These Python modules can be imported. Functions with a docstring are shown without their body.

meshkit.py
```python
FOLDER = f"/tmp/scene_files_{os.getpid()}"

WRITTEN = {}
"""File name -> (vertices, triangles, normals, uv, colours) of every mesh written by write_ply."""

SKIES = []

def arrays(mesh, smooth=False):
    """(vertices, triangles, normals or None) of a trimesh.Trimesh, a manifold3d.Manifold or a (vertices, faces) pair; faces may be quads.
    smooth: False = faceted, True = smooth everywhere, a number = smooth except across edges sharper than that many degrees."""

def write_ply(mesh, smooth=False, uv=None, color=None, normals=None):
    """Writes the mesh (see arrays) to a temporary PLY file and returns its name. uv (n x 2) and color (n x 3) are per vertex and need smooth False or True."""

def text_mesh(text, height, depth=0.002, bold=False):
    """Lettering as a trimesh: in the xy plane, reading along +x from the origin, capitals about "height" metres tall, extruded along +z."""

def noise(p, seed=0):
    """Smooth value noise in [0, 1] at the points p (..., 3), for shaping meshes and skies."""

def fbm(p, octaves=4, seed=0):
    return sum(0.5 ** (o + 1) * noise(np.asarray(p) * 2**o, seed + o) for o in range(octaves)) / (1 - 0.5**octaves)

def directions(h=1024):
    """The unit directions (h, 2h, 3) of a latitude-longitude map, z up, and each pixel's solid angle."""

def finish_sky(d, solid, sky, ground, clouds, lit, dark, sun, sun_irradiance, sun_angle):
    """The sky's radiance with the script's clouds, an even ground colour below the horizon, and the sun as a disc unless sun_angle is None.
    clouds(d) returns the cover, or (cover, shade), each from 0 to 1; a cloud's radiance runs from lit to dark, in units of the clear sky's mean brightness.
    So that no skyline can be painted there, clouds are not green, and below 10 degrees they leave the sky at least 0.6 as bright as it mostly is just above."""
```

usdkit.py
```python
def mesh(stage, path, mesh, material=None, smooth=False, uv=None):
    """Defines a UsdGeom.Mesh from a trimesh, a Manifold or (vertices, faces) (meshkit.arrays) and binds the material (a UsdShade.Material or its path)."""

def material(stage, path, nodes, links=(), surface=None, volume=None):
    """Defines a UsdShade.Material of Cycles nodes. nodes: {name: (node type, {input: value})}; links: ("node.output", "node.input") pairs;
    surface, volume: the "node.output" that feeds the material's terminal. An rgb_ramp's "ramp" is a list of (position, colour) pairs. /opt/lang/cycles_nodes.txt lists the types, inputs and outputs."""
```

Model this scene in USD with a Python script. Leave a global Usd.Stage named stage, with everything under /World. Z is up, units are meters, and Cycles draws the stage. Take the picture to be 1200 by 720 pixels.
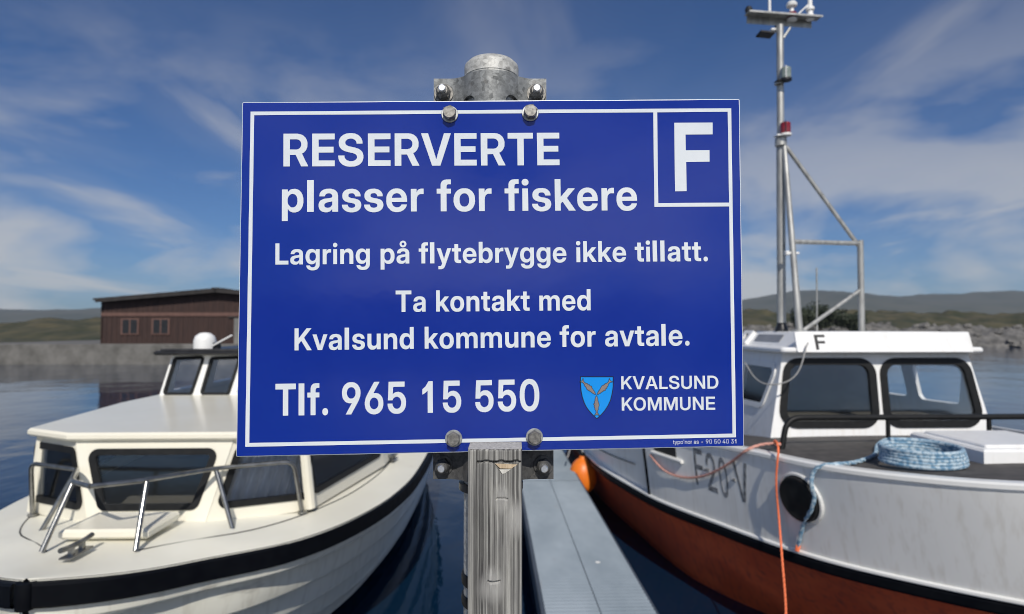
import math, glob
import numpy as np, trimesh, shapely, usdkit, meshkit
import manifold3d as m3
from shapely.geometry import Polygon, MultiPolygon, Point, LineString, box as sbox
from shapely.ops import unary_union
from scipy.interpolate import PchipInterpolator
from pxr import Usd, UsdGeom, UsdLux, UsdShade, Gf, Sdf, Vt

# ------------------------------------------------------------------ camera, sky, sun, exposure
stage = Usd.Stage.CreateInMemory()
UsdGeom.SetStageUpAxis(stage, UsdGeom.Tokens.z); UsdGeom.SetStageMetersPerUnit(stage, 1.0)
UsdGeom.Xform.Define(stage, '/World'); UsdGeom.Scope.Define(stage, '/World/Looks')
EYE = 1.95                                      # eye height above the water
PITCH = math.degrees(math.atan(25 / 720))       # looking very slightly up
cam = UsdGeom.Camera.Define(stage, '/World/camera')
cam.AddTranslateOp().Set(Gf.Vec3d(0, 0, EYE)); cam.AddRotateXOp().Set(90 + PITCH)
cam.CreateHorizontalApertureAttr(20.0); cam.CreateVerticalApertureAttr(12.0); cam.CreateFocalLengthAttr(12.0)
cam.CreateFStopAttr(3.4); cam.CreateFocusDistanceAttr(0.74); cam.CreateClippingRangeAttr(Gf.Vec2f(0.02, 20000))
cam.CreateExposureAttr(0.0)

SUN_EL, SUN_AZ = math.radians(40.5), math.radians(6)      # behind the camera, a little to its right
sd = np.array([math.sin(SUN_AZ) * math.cos(SUN_EL), -math.cos(SUN_AZ) * math.cos(SUN_EL), math.sin(SUN_EL)])
sun = UsdLux.DistantLight.Define(stage, '/World/sun')
sun.CreateIntensityAttr(1.0); sun.CreateAngleAttr(0.55); sun.CreateColorAttr(Gf.Vec3f(1.0, 0.94, 0.85)); sun.CreateNormalizeAttr(True)
_q = Gf.Rotation(Gf.Vec3d(0, 0, 1), Gf.Vec3d(*sd)); sun.AddTransformOp().Set(Gf.Matrix4d().SetRotate(_q))
SKY = 0.074
usdkit.material(stage, '/World/Looks/sky', {
    'tc': ('texture_coordinate', {}),
    'sky': ('sky_texture', {'sky_type': 'single_scattering', 'sun_disc': False, 'sun_elevation': SUN_EL, 'sun_rotation': math.atan2(sd[0], sd[1]), 'air_density': 1.0, 'aerosol_density': 0.55, 'ozone_density': 3.5}),
    'deep': ('mix_color', {'blend_type': 'multiply', 'fac': 1.0, 'b': (0.40, 0.62, 0.92)}),
    'sep': ('separate_xyz', {}), 'zc': ('math', {'math_type': 'maximum', 'value2': 0.0}), 'zz': ('math', {'math_type': 'add', 'value2': 0.12}),
    'dx': ('math', {'math_type': 'divide'}), 'dy': ('math', {'math_type': 'divide'}), 'flat': ('combine_xyz', {}),
    'az': ('mapping', {'rotation': (0, 0, math.radians(9))}),
    'mp': ('mapping', {'rotation': (0, 0, math.radians(38)), 'location': (-2.3, 4.4, 0), 'scale': (1.0, 0.42, 1.0)}),
    'n1': ('noise_texture', {'scale': 1.35, 'detail': 5, 'roughness': 0.5, 'distortion': 0.45}),
    'r1': ('rgb_ramp', {'ramp': [(0.40, (0, 0, 0)), (0.53, (.08, .08, .08)), (0.68, (.66, .66, .66)), (1, (1, 1, 1))]}),
    'lowz': ('map_range', {'from_min': 0.18, 'from_max': 0.48, 'to_min': 1.0, 'to_max': 0.30, 'clamp': True}),
    'm1': ('math', {'math_type': 'multiply'}),
    'mp2': ('mapping', {'scale': (2.2, 2.2, 5.5), 'location': (0.3, 5.0, 0.6)}),
    'n2': ('noise_texture', {'scale': 1.5, 'detail': 5, 'roughness': 0.5, 'distortion': 0.25}),
    'r2': ('rgb_ramp', {'ramp': [(0.45, (0, 0, 0)), (0.60, (.72, .72, .72)), (1, (1, 1, 1))]}),
    'band': ('map_range', {'from_min': 0.10, 'from_max': 0.46, 'to_min': 1.0, 'to_max': 0.0, 'clamp': True}),
    'm2': ('math', {'math_type': 'multiply'}), 'mx': ('math', {'math_type': 'maximum'}),
    'sd': ('combine_xyz', {'x': sd[0], 'y': sd[1], 'z': sd[2]}), 'tp': ('vector_math', {'math_type': 'dot_product'}), 'tp0': ('math', {'math_type': 'maximum', 'value2': 0.0}), 'tp3': ('math', {'math_type': 'power', 'value2': 1.7}),
    'glow': ('math', {'math_type': 'multiply_add', 'value2': 3.2, 'value3': 0.9}), 'cc': ('vector_math', {'math_type': 'scale', 'vector1': (8.5, 8.4, 8.2)}),  # clouds brighten towards the sun behind the camera, boosted to fill the shade
    'cl': ('mix_color', {'use_clamp_result': False}),
    'bg': ('background_shader', {'strength': SKY})},
    [('tc.generated', 'sep.vector'), ('sep.z', 'zc.value1'), ('zc.value', 'zz.value1'), ('sep.x', 'dx.value1'), ('zz.value', 'dx.value2'), ('sep.y', 'dy.value1'), ('zz.value', 'dy.value2'),
     ('dx.value', 'flat.x'), ('dy.value', 'flat.y'), ('flat.vector', 'az.vector'), ('az.vector', 'mp.vector'), ('mp.vector', 'n1.vector'), ('n1.fac', 'r1.fac'), ('zc.value', 'lowz.value'), ('r1.color', 'm1.value1'), ('lowz.result', 'm1.value2'),
     ('tc.generated', 'mp2.vector'), ('mp2.vector', 'n2.vector'), ('n2.fac', 'r2.fac'), ('zc.value', 'band.value'), ('r2.color', 'm2.value1'), ('band.result', 'm2.value2'),
     ('m1.value', 'mx.value1'), ('m2.value', 'mx.value2'), ('sky.color', 'deep.a'), ('deep.result', 'cl.a'), ('mx.value', 'cl.fac'), ('cl.result', 'bg.color'), ('tc.generated', 'tp.vector1'), ('sd.vector', 'tp.vector2'), ('tp.value', 'tp0.value1'), ('tp0.value', 'tp3.value1'), ('tp3.value', 'glow.value1'), ('glow.value', 'cc.scale'), ('cc.vector', 'cl.b')], surface='bg.background')
dome = UsdLux.DomeLight.Define(stage, '/World/sky')
UsdShade.MaterialBindingAPI.Apply(dome.GetPrim()).Bind(UsdShade.Material.Get(stage, '/World/Looks/sky'))
dome.GetPrim().SetCustomDataByKey('kind', 'structure')

# ------------------------------------------------------------------ helpers
rng = np.random.default_rng(7)
_names = {}
def numbered(parent, name):
    k = (parent, name); n = _names.get(k, 0); _names[k] = n + 1
    return name if n == 0 else f'{name}_{n:03d}'
def pathof(p): return '/World' if p is None else str(p.GetPath())
def tag(prim, label=None, cat=None, group=None, kind=None):
    for k, v in (('label', label), ('category', cat), ('group', group), ('kind', kind)):
        if v: prim.SetCustomDataByKey(k, v)
    return prim
def thing(name, label, cat, loc=(0, 0, 0), rotz=0.0, group=None):
    x = UsdGeom.Xform.Define(stage, '/World/' + numbered('/World', name))
    x.AddTranslateOp().Set(Gf.Vec3d(*map(float, loc)))
    if rotz: x.AddRotateZOp().Set(float(rotz))
    return tag(x.GetPrim(), label, cat, group)
def obj(name, mesh, mat, parent=None, smooth=False, label=None, **kw):
    p = pathof(parent); n = numbered(p, name)
    if isinstance(mesh, list): mesh = cat_(mesh)
    prim = usdkit.mesh(stage, p + '/' + n, mesh, M[mat], smooth=smooth).GetPrim()
    if label: prim.SetCustomDataByKey('label', label)
    return tag(prim, **kw) if kw else prim
def cat_(ms):
    ms = [trimesh.Trimesh(*meshkit.arrays(m)[:2], process=False) for m in ms]
    return trimesh.util.concatenate(ms)
def bx(c, s, r=0.0, R=None):
    """box with chamfered edges"""
    s = np.asarray(s, float) / 2
    if r <= 0: m = trimesh.creation.box(2 * s)
    else:
        pts = []
        for sx in (-1, 1):
            for sy in (-1, 1):
                for sz in (-1, 1):
                    for k in range(3):
                        q = s.copy(); q[[i for i in range(3) if i != k]] -= r
                        pts.append(q * (sx, sy, sz))
        m = trimesh.convex.convex_hull(np.array(pts))
    if R is not None: m.apply_transform(R)
    m.apply_translation(c); return m
def rotm(ax, deg): return trimesh.transformations.rotation_matrix(math.radians(deg), ax)
def lathe(prof, n=32, axis='z', loc=(0, 0, 0)):
    prof = np.asarray(prof, float); a = np.linspace(0, 2 * math.pi, n, endpoint=False)
    v = np.concatenate([np.c_[r * np.cos(a), r * np.sin(a), np.full(n, z)] for r, z in prof]); f = []
    for i in range(len(prof) - 1):
        for j in range(n):
            k = (j + 1) % n; f.append([i * n + j, i * n + k, (i + 1) * n + k, (i + 1) * n + j])
    m = trimesh.Trimesh(*meshkit.arrays((v, np.array(f)))[:2], process=False)
    if axis == '-y': m.apply_transform(rotm((1, 0, 0), 90))     # +z -> -y
    if axis == 'x': m.apply_transform(rotm((0, 1, 0), 90))
    m.apply_translation(loc); return m
def tube(pts, r, n=10, closed=False):
    p = np.asarray(pts, float); N = len(p)
    t = np.gradient(p, axis=0) if not closed else np.roll(p, -1, 0) - np.roll(p, 1, 0)
    t /= np.linalg.norm(t, axis=1, keepdims=True)
    up = np.array([0, 0, 1.0]) if abs(t[0][2]) < .9 else np.array([1.0, 0, 0])
    r = np.broadcast_to(r, (N,)); a = np.linspace(0, 2 * math.pi, n, endpoint=False); v = []; u = None
    for i in range(N):
        u = np.cross(up, t[i]) if u is None else u - t[i] * (u @ t[i])
        u /= np.linalg.norm(u); w = np.cross(t[i], u)
        v.append(p[i] + r[i] * (np.cos(a)[:, None] * u + np.sin(a)[:, None] * w))
    v = np.concatenate(v); f = []
    for i in range(N if closed else N - 1):
        for j in range(n):
            k = (j + 1) % n; i2 = (i + 1) % N
            f.append([i * n + j, i * n + k, i2 * n + k, i2 * n + j])
    f = np.array(f); f = np.vstack([f[:, [0, 1, 2]], f[:, [0, 2, 3]]])
    if not closed:
        c0, c1 = len(v), len(v) + 1; v = np.vstack([v, p[0], p[-1]]); e = []
        for j in range(n):
            k = (j + 1) % n; e += [[c0, k, j], [c1, (N - 1) * n + j, (N - 1) * n + k]]
        f = np.vstack([f, e])
    return trimesh.Trimesh(v, f, process=False)
def bend(pts, r, n=5):
    """polyline with rounded corners"""
    p = [np.asarray(q, float) for q in pts]; out = [p[0]]
    for a, b, c in zip(p, p[1:], p[2:]):
        d0, d1 = a - b, c - b; l = min(r, np.linalg.norm(d0) / 2, np.linalg.norm(d1) / 2)
        s, e = b + d0 / np.linalg.norm(d0) * l, b + d1 / np.linalg.norm(d1) * l
        for t in np.linspace(0, 1, n): out.append((1 - t) ** 2 * s + 2 * t * (1 - t) * b + t * t * e)
    out.append(p[-1]); return np.array(out)
def spline(pts, n=40):
    p = np.asarray(pts, float); s = np.r_[0, np.cumsum(np.linalg.norm(np.diff(p, axis=0), axis=1))]
    from scipy.interpolate import CubicSpline
    return CubicSpline(s, p)(np.linspace(0, s[-1], n))
def grid(P):
    """P: (a, b, 3) array of points -> mesh"""
    a, b = P.shape[:2]; i = np.arange(a * b).reshape(a, b)
    f = np.stack([i[:-1, :-1], i[1:, :-1], i[1:, 1:], i[:-1, 1:]], -1).reshape(-1, 4)
    return trimesh.Trimesh(*meshkit.arrays((P.reshape(-1, 3), f))[:2], process=False)
def flip(m): m = m.copy(); m.faces = m.faces[:, ::-1]; return m
def prism(poly, h, z0=0.0):
    ms = [trimesh.creation.extrude_polygon(g, h, engine='earcut') for g in getattr(poly, 'geoms', [poly]) if g.area > 1e-10]
    m = trimesh.util.concatenate(ms); m.apply_translation((0, 0, z0)); return m
def frame(o, ex, ey):
    ex = np.asarray(ex, float) / np.linalg.norm(ex); n = np.cross(ex, ey); n /= np.linalg.norm(n); ey = np.cross(n, ex)
    T = np.eye(4); T[:3, 0], T[:3, 1], T[:3, 2], T[:3, 3] = ex, ey, n, o; return T
def place(m, T): m = m.copy(); m.apply_transform(T); return m
def rnd(poly, r): return poly.buffer(-r).buffer(r, quad_segs=6)

# ------------------------------------------------------------------ materials
M = {}
def mat(name, col, col2=None, rough=0.5, metal=0.0, scale=8.0, stretch=(1, 1, 1), lo=.35, hi=.65, detail=5, bump=0.0, bscale=None, bstretch=None, bdist=.01, rvar=0.0, coat=0.0, spec=.5, speck=None, coat_rough=.05, runs=None):
    n = {'tc': ('texture_coordinate', {}), 'mp': ('mapping', {'scale': stretch}), 'n': ('noise_texture', {'scale': scale, 'detail': detail, 'roughness': .6}),
         'r': ('rgb_ramp', {'ramp': [(lo, col), (hi, col2 or col)]}),
         'p': ('principled_bsdf', {'roughness': rough, 'metallic': metal, 'coat_weight': coat, 'coat_roughness': coat_rough, 'specular_ior_level': spec})}
    l = [('tc.object', 'mp.vector'), ('mp.vector', 'n.vector'), ('n.fac', 'r.fac')]; out = 'r.color'
    if speck:                                              # (colour, scale, threshold) small stains
        n['sn'] = ('noise_texture', {'scale': speck[1], 'detail': 4, 'roughness': .65}); n['sr'] = ('rgb_ramp', {'ramp': [(speck[2], (0, 0, 0)), (speck[2] + .12, (1, 1, 1))]})
        n['sm'] = ('mix_color', {'b': speck[0]}); l += [('mp.vector', 'sn.vector'), ('sn.fac', 'sr.fac'), ('sr.color', 'sm.fac'), (out, 'sm.a')]; out = 'sm.result'
    if runs:                                               # (colour, amount): dirt that has run down the side
        n['um'] = ('mapping', {'scale': (16, 16, .5)}); n['un'] = ('noise_texture', {'scale': 1.6, 'detail': 5, 'roughness': .62}); n['ur'] = ('rgb_ramp', {'ramp': [(.50, (0, 0, 0)), (.72, (runs[1],) * 3)]}); n['ux'] = ('mix_color', {'b': runs[0]})
        l += [('tc.object', 'um.vector'), ('um.vector', 'un.vector'), ('un.fac', 'ur.fac'), ('ur.color', 'ux.fac'), (out, 'ux.a')]; out = 'ux.result'
    l.append((out, 'p.base_color'))
    if rvar:
        n['rv'] = ('map_range', {'from_min': .3, 'from_max': .7, 'to_min': max(rough - rvar, 0.02), 'to_max': rough + rvar, 'clamp': True}); l += [('n.fac', 'rv.value'), ('rv.result', 'p.roughness')]
    if bump:
        n['bm'] = ('mapping', {'scale': bstretch or stretch}); n['bn'] = ('noise_texture', {'scale': bscale or scale * 3, 'detail': 5, 'roughness': .6}); n['b'] = ('bump', {'strength': bump, 'distance': bdist})
        l += [('tc.object', 'bm.vector'), ('bm.vector', 'bn.vector'), ('bn.fac', 'b.height'), ('b.normal', 'p.normal')]
    M[name] = usdkit.material(stage, '/World/Looks/' + name, n, l, surface='p.BSDF')
mat('sign_blue', (.005, .023, .235), (.007, .027, .25), rough=.10, scale=6, bump=.25, bscale=5, bdist=.002, speck=((.05, .07, .30), 160, .76), rvar=.03, spec=.36)
mat('sign_white', (.60, .645, .685), (.66, .695, .72), rough=.16, scale=14, speck=((.60, .58, .52), 120, .74), bump=.2, bscale=5, bdist=.002)
mat('sheet_metal', (.62, .64, .66), (.72, .74, .76), rough=.45, metal=.6, scale=40)
mat('shield_blue', (.005, .25, .72), rough=.15)
mat('fish_grey', (.20, .17, .155), (.25, .21, .19), rough=.25, scale=200)
mat('black_print', (.008, .010, .022), rough=.2)
def galvanized(name, dark, light, rough, metal):
    M[name] = usdkit.material(stage, '/World/Looks/' + name, {
        'tc': ('texture_coordinate', {}), 'v': ('voronoi_texture', {'scale': 210.0, 'randomness': 1.0}), 'bw': ('rgb_to_bw', {}), 'n': ('noise_texture', {'scale': 55.0, 'detail': 7, 'roughness': .72}),
        'a': ('math', {'math_type': 'multiply_add', 'value2': .38}), 'r': ('rgb_ramp', {'ramp': [(.36, dark), (.58, tuple(.55 * a + .45 * b for a, b in zip(dark, light))), (.86, light)]}),
        's': ('noise_texture', {'scale': 85.0, 'detail': 3}), 'sr': ('rgb_ramp', {'ramp': [(.60, (0, 0, 0)), (.70, (1, 1, 1))]}), 'sm': ('mix_color', {'b': (.13, .125, .115)}), 'sf': ('math', {'math_type': 'multiply', 'value2': .55}),
        'rr': ('map_range', {'from_min': .3, 'from_max': .8, 'to_min': rough + .12, 'to_max': rough - .08, 'clamp': True}), 'b': ('bump', {'strength': .6, 'distance': .0014}), 'p': ('principled_bsdf', {'metallic': metal})},
        [('tc.object', 'v.vector'), ('tc.object', 'n.vector'), ('tc.object', 's.vector'), ('v.color', 'bw.color'), ('bw.val', 'a.value1'), ('n.fac', 'a.value3'), ('a.value', 'r.fac'), ('s.fac', 'sr.fac'), ('sr.color', 'sf.value1'), ('sf.value', 'sm.fac'),
         ('r.color', 'sm.a'), ('sm.result', 'p.base_color'), ('a.value', 'rr.value'), ('rr.result', 'p.roughness'), ('n.fac', 'b.height'), ('b.normal', 'p.normal')], surface='p.BSDF')
galvanized('galvanized_grey', (.055, .06, .062), (.25, .26, .26), .58, .25)
galvanized('shaded_zinc', (.030, .031, .034), (.10, .10, .10), .55, .3)  # duller zinc, darkened further for the shade under the sign
galvanized('galvanized_bright', (.16, .16, .155), (.56, .56, .53), .6, .15)
mat('bolt_steel', (.12, .117, .11), (.27, .26, .24), rough=.5, metal=.55, scale=260, speck=((.12, .10, .08), 320, .60))
mat('washer_steel', (.30, .31, .31), (.46, .47, .46), rough=.42, metal=.6, scale=160)
mat('stud_steel', (.75, .76, .76), (.9, .9, .9), rough=.3, metal=.9, scale=200)
mat('black_rubber', (.007, .0075, .008), (.013, .0135, .014), rough=.5, scale=30, spec=.25)
mat('dark_rubber', (.0015, .002, .004), (.003, .004, .006), rough=.55, scale=12, rvar=.1, spec=.12)
KN, KL, _o = {}, [], 'mm.result'                           # paler bleached wood round the knots of the upright
for i, (kx, kz, kr, ka) in enumerate(((.0072, 1.3068, .013, .75), (.0235, 1.2850, .015, .8), (-.0010, 1.2135, .015, .75), (-.012, 1.2100, .010, .4))):
    KN.update({f'km{i}': ('mapping', {'scale': (1, .3, .62), 'location': (-kx, 0, -kz * .62)}), f'kd{i}': ('vector_math', {'math_type': 'length'}), f'kn{i}': ('math', {'math_type': 'multiply_add', 'value2': .016, 'value3': -.008}), f'ka{i}': ('math', {'math_type': 'add'}),
               f'kr{i}': ('map_range', {'from_min': .002, 'from_max': kr, 'to_min': ka, 'to_max': 0.0, 'clamp': True}), f'kx{i}': ('mix_color', {'b': (.47, .465, .445)})})
    KL += [('tc.object', f'km{i}.vector'), (f'km{i}.vector', f'kd{i}.vector1'), (f'kd{i}.value', f'ka{i}.value1'), ('g.fac', f'kn{i}.value1'), (f'kn{i}.value', f'ka{i}.value2'), (f'ka{i}.value', f'kr{i}.value'), (f'kr{i}.result', f'kx{i}.fac'), (_o, f'kx{i}.a')]; _o = f'kx{i}.result'
KL.append((_o, 'p.base_color'))
M['weathered_wood'] = usdkit.material(stage, '/World/Looks/weathered_wood', {
    'tc': ('texture_coordinate', {}), 'w': ('noise_texture', {'scale': 9.0, 'detail': 3}), 'ws': ('mix_vector', {'fac': (.0035)}),
    'mp': ('mapping', {'scale': (400.0, 400.0, 2.0)}), 'g': ('noise_texture', {'scale': 1.0, 'detail': 4, 'roughness': .55}), 'gr': ('rgb_ramp', {'ramp': [(.31, (.045, .045, .046)), (.43, (.135, .133, .128)), (.55, (.275, .272, .258)), (.68, (.46, .455, .43))]}),
    'mb': ('mapping', {'scale': (26.0, 26.0, 7.0)}), 'bn': ('noise_texture', {'scale': 1.0, 'detail': 5, 'roughness': .6}), 'br': ('rgb_ramp', {'ramp': [(.34, (.62, .62, .635)), (.5, (.9, .9, .89)), (.68, (1.14, 1.13, 1.09))]}), 'mm': ('mix_color', {'blend_type': 'multiply', 'fac': 1.0, 'use_clamp': False, 'use_clamp_result': False}),
    'fm': ('mapping', {'scale': (1100.0, 1100.0, 60.0)}), 'fn': ('noise_texture', {'scale': 1.0, 'detail': 2}), 'b': ('bump', {'strength': .5, 'distance': .0006}), 'b2': ('bump', {'strength': .8, 'distance': .0014}),
    **KN,
    'p': ('principled_bsdf', {'roughness': .82, 'specular_ior_level': .25})},
    [('tc.object', 'w.vector'), ('tc.object', 'ws.a'), ('w.color', 'ws.b'), ('ws.result', 'mp.vector'), ('mp.vector', 'g.vector'), ('g.fac', 'gr.fac'), ('tc.object', 'mb.vector'), ('mb.vector', 'bn.vector'), ('bn.fac', 'br.fac'), ('gr.color', 'mm.a'), ('br.color', 'mm.b'), *KL,
     ('tc.object', 'fm.vector'), ('fm.vector', 'fn.vector'), ('fn.fac', 'b.height'), ('g.fac', 'b2.height'), ('b.normal', 'b2.normal'), ('b2.normal', 'p.normal')], surface='p.BSDF')
mat('fresh_wood', (.36, .265, .16), (.56, .45, .31), rough=.7, scale=1, stretch=(400, 400, 30))
mat('pale_wood', (.45, .44, .40), (.62, .61, .56), rough=.85, scale=1, stretch=(500, 500, 60))
mat('end_grain', (.30, .295, .28), (.52, .51, .48), rough=.9, scale=260, bump=.6, bscale=400, bdist=.0015)
mat('cream_gelcoat', (.74, .705, .585), (.79, .76, .645), rough=.32, scale=1.6, coat=.25, speck=((.62, .56, .42), 5, .66), coat_rough=.12)
mat('deck_white', (.72, .70, .60), (.775, .76, .665), rough=.42, scale=1.6, speck=((.58, .55, .47), 6, .66), bump=.15, bscale=160, bdist=.001)
mat('white_gelcoat', (.76, .76, .73), (.81, .81, .79), rough=.3, scale=1.5, coat=.25, speck=((.62, .60, .54), 6, .68), coat_rough=.12)
mat('hull_gelcoat', (.70, .69, .60), (.76, .755, .67), rough=.26, scale=1.2, stretch=(1, 1, 3), coat=.2, speck=((.46, .45, .40), 3, .66), coat_rough=.1, runs=((.44, .41, .33), .4))
mat('white_hull_paint', (.79, .79, .77), (.84, .84, .82), rough=.35, scale=1.6, stretch=(1, 1, .45), speck=((.48, .45, .40), 4, .67), bump=.15, bscale=3, bdist=.01, runs=((.46, .41, .33), .3))
mat('white_cabin_paint', (.74, .75, .75), (.81, .81, .80), rough=.35, scale=2.2, speck=((.58, .55, .50), 7, .70), runs=((.54, .49, .40), .3))
mat('rim_grey', (.55, .56, .55), (.68, .68, .67), rough=.5, scale=20)
mat('grey_panel', (.20, .21, .23), (.25, .26, .28), rough=.5, scale=6)
mat('red_hull_paint', (.52, .082, .028), (.64, .118, .040), rough=.5, scale=2.5, stretch=(1, 1, 2), speck=((.20, .05, .03), 6, .62), bump=.2, bscale=8, bdist=.006, runs=((.20, .045, .03), .6))
mat('antifouling', (.012, .018, .018), (.02, .03, .026), rough=.7, scale=5)
mat('foredeck_paint', (.045, .042, .040), (.085, .078, .072), rough=.75, scale=14, bump=.3, bscale=200, bdist=.002)
mat('rail_steel', (.20, .20, .19), (.32, .32, .31), rough=.24, metal=.9, scale=20)
mat('mast_aluminium', (.30, .30, .285), (.48, .48, .455), rough=.45, metal=.5, scale=9, stretch=(3, 3, .6), speck=((.36, .34, .30), 14, .66))
mat('white_plastic', (.74, .74, .72), (.80, .80, .78), rough=.35, scale=10)
mat('red_lamp', (.16, .008, .012), (.24, .012, .018), rough=.12, scale=30, coat=.4)
mat('green_lamp', (.16, .20, .18), (.24, .28, .26), rough=.15, scale=30, coat=.4)
mat('black_metal', (.010, .010, .011), (.022, .022, .023), rough=.35, scale=20)
mat('curtain_cloth', (.52, .56, .62), (.68, .71, .76), rough=.9, scale=9, stretch=(4, 4, 1))
mat('cabin_inside', (.10, .09, .075), (.14, .125, .10), rough=.8, scale=4)
mat('letter_grey', (.10, .105, .11), (.34, .35, .36), rough=.6, scale=26, lo=.38, hi=.66)
mat('letter_black', (.014, .014, .015), rough=.5)
mat('pontoon_grey', (.19, .23, .265), (.27, .315, .355), rough=.6, scale=2.2, stretch=(1, .5, 1), speck=((.22, .235, .25), 5, .64), bump=.35, bscale=260, bdist=.002)
mat('pontoon_side', (.05, .065, .085), (.075, .09, .115), rough=.55, scale=3)
mat('float_grey', (.05, .055, .06), (.08, .085, .09), rough=.7, scale=3)
mat('pale_mark', (.7, .7, .68), rough=.8)
mat('dock_wood', (.20, .19, .17), (.32, .31, .28), rough=.85, scale=2, stretch=(6, .5, 6))
mat('buoy_orange', (.72, .16, .012), (.80, .20, .018), rough=.42, scale=7, speck=((.45, .12, .03), 12, .68))
mat('rope_orange', (.78, .15, .055), (.88, .24, .10), rough=.8, scale=150)
mat('rope_pink', (.50, .24, .19), (.62, .34, .28), rough=.85, scale=150)
mat('rope_blue', (.10, .22, .34), (.42, .52, .58), rough=.85, scale=55, lo=.42, hi=.58)
mat('rope_grey', (.25, .25, .25), (.36, .36, .35), rough=.85, scale=150)
mat('boathouse_wood', (.027, .014, .012), (.046, .023, .018), rough=.85, scale=1.2, stretch=(9, 9, .6), speck=((.05, .03, .025), 2, .62))
mat('boathouse_trim', (.10, .052, .042), (.13, .07, .055), rough=.8, scale=3)
mat('roof_felt', (.022, .02, .02), (.04, .036, .034), rough=.9, scale=3)
mat('door_grey', (.13, .13, .125), (.17, .17, .16), rough=.7, scale=1.5)
mat('quay_concrete', (.09, .087, .08), (.16, .155, .145), rough=.9, scale=1.5)
mat('shore_rock', (.07, .068, .064), (.19, .182, .17), rough=.92, scale=1.1, lo=.36, hi=.68, bump=.5, bscale=3, bdist=.12)
mat('scrub_green', (.022, .028, .010), (.075, .065, .032), rough=.95, scale=.16, lo=.38, hi=.62, detail=7, bump=.6, bscale=1.6, bdist=.4)
mat('hill_heath', (.030, .040, .030), (.055, .060, .045), rough=.95, scale=.012, lo=.4, hi=.62, detail=8)
mat('leaf_dark', (.014, .022, .010), (.035, .046, .020), rough=.6, scale=3)
mat('bark', (.06, .05, .04), (.10, .085, .07), rough=.9, scale=10)
M['window_glass'] = usdkit.material(stage, '/World/Looks/window_glass', {
    'f': ('fresnel', {'IOR': 1.55}), 't': ('transparent_bsdf', {'color': (.92, .935, .945)}), 'g': ('glossy_bsdf', {'color': (.95, .97, 1), 'roughness': .09}), 'm': ('mix_closure', {})},
    [('f.fac', 'm.fac'), ('t.BSDF', 'm.closure1'), ('g.BSDF', 'm.closure2')], surface='m.closure')
M['water'] = usdkit.material(stage, '/World/Looks/water', {
    'tc': ('texture_coordinate', {}), 'm1': ('mapping', {'scale': (1.0, .55, 1)}), 'n1': ('noise_texture', {'scale': 2.6, 'detail': 4, 'roughness': .55, 'distortion': .4}), 'n2': ('noise_texture', {'scale': .35, 'detail': 3}),
    'b2': ('bump', {'strength': .25, 'distance': .16}), 'b1': ('bump', {'strength': .22, 'distance': .03}),
    'p': ('principled_bsdf', {'base_color': (.002, .014, .036), 'roughness': .04, 'ior': 1.333})},
    [('tc.object', 'm1.vector'), ('m1.vector', 'n1.vector'), ('tc.object', 'n2.vector'), ('n2.fac', 'b2.height'), ('n1.fac', 'b1.height'), ('b2.normal', 'b1.normal'), ('b1.normal', 'p.normal')], surface='p.BSDF')

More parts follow.
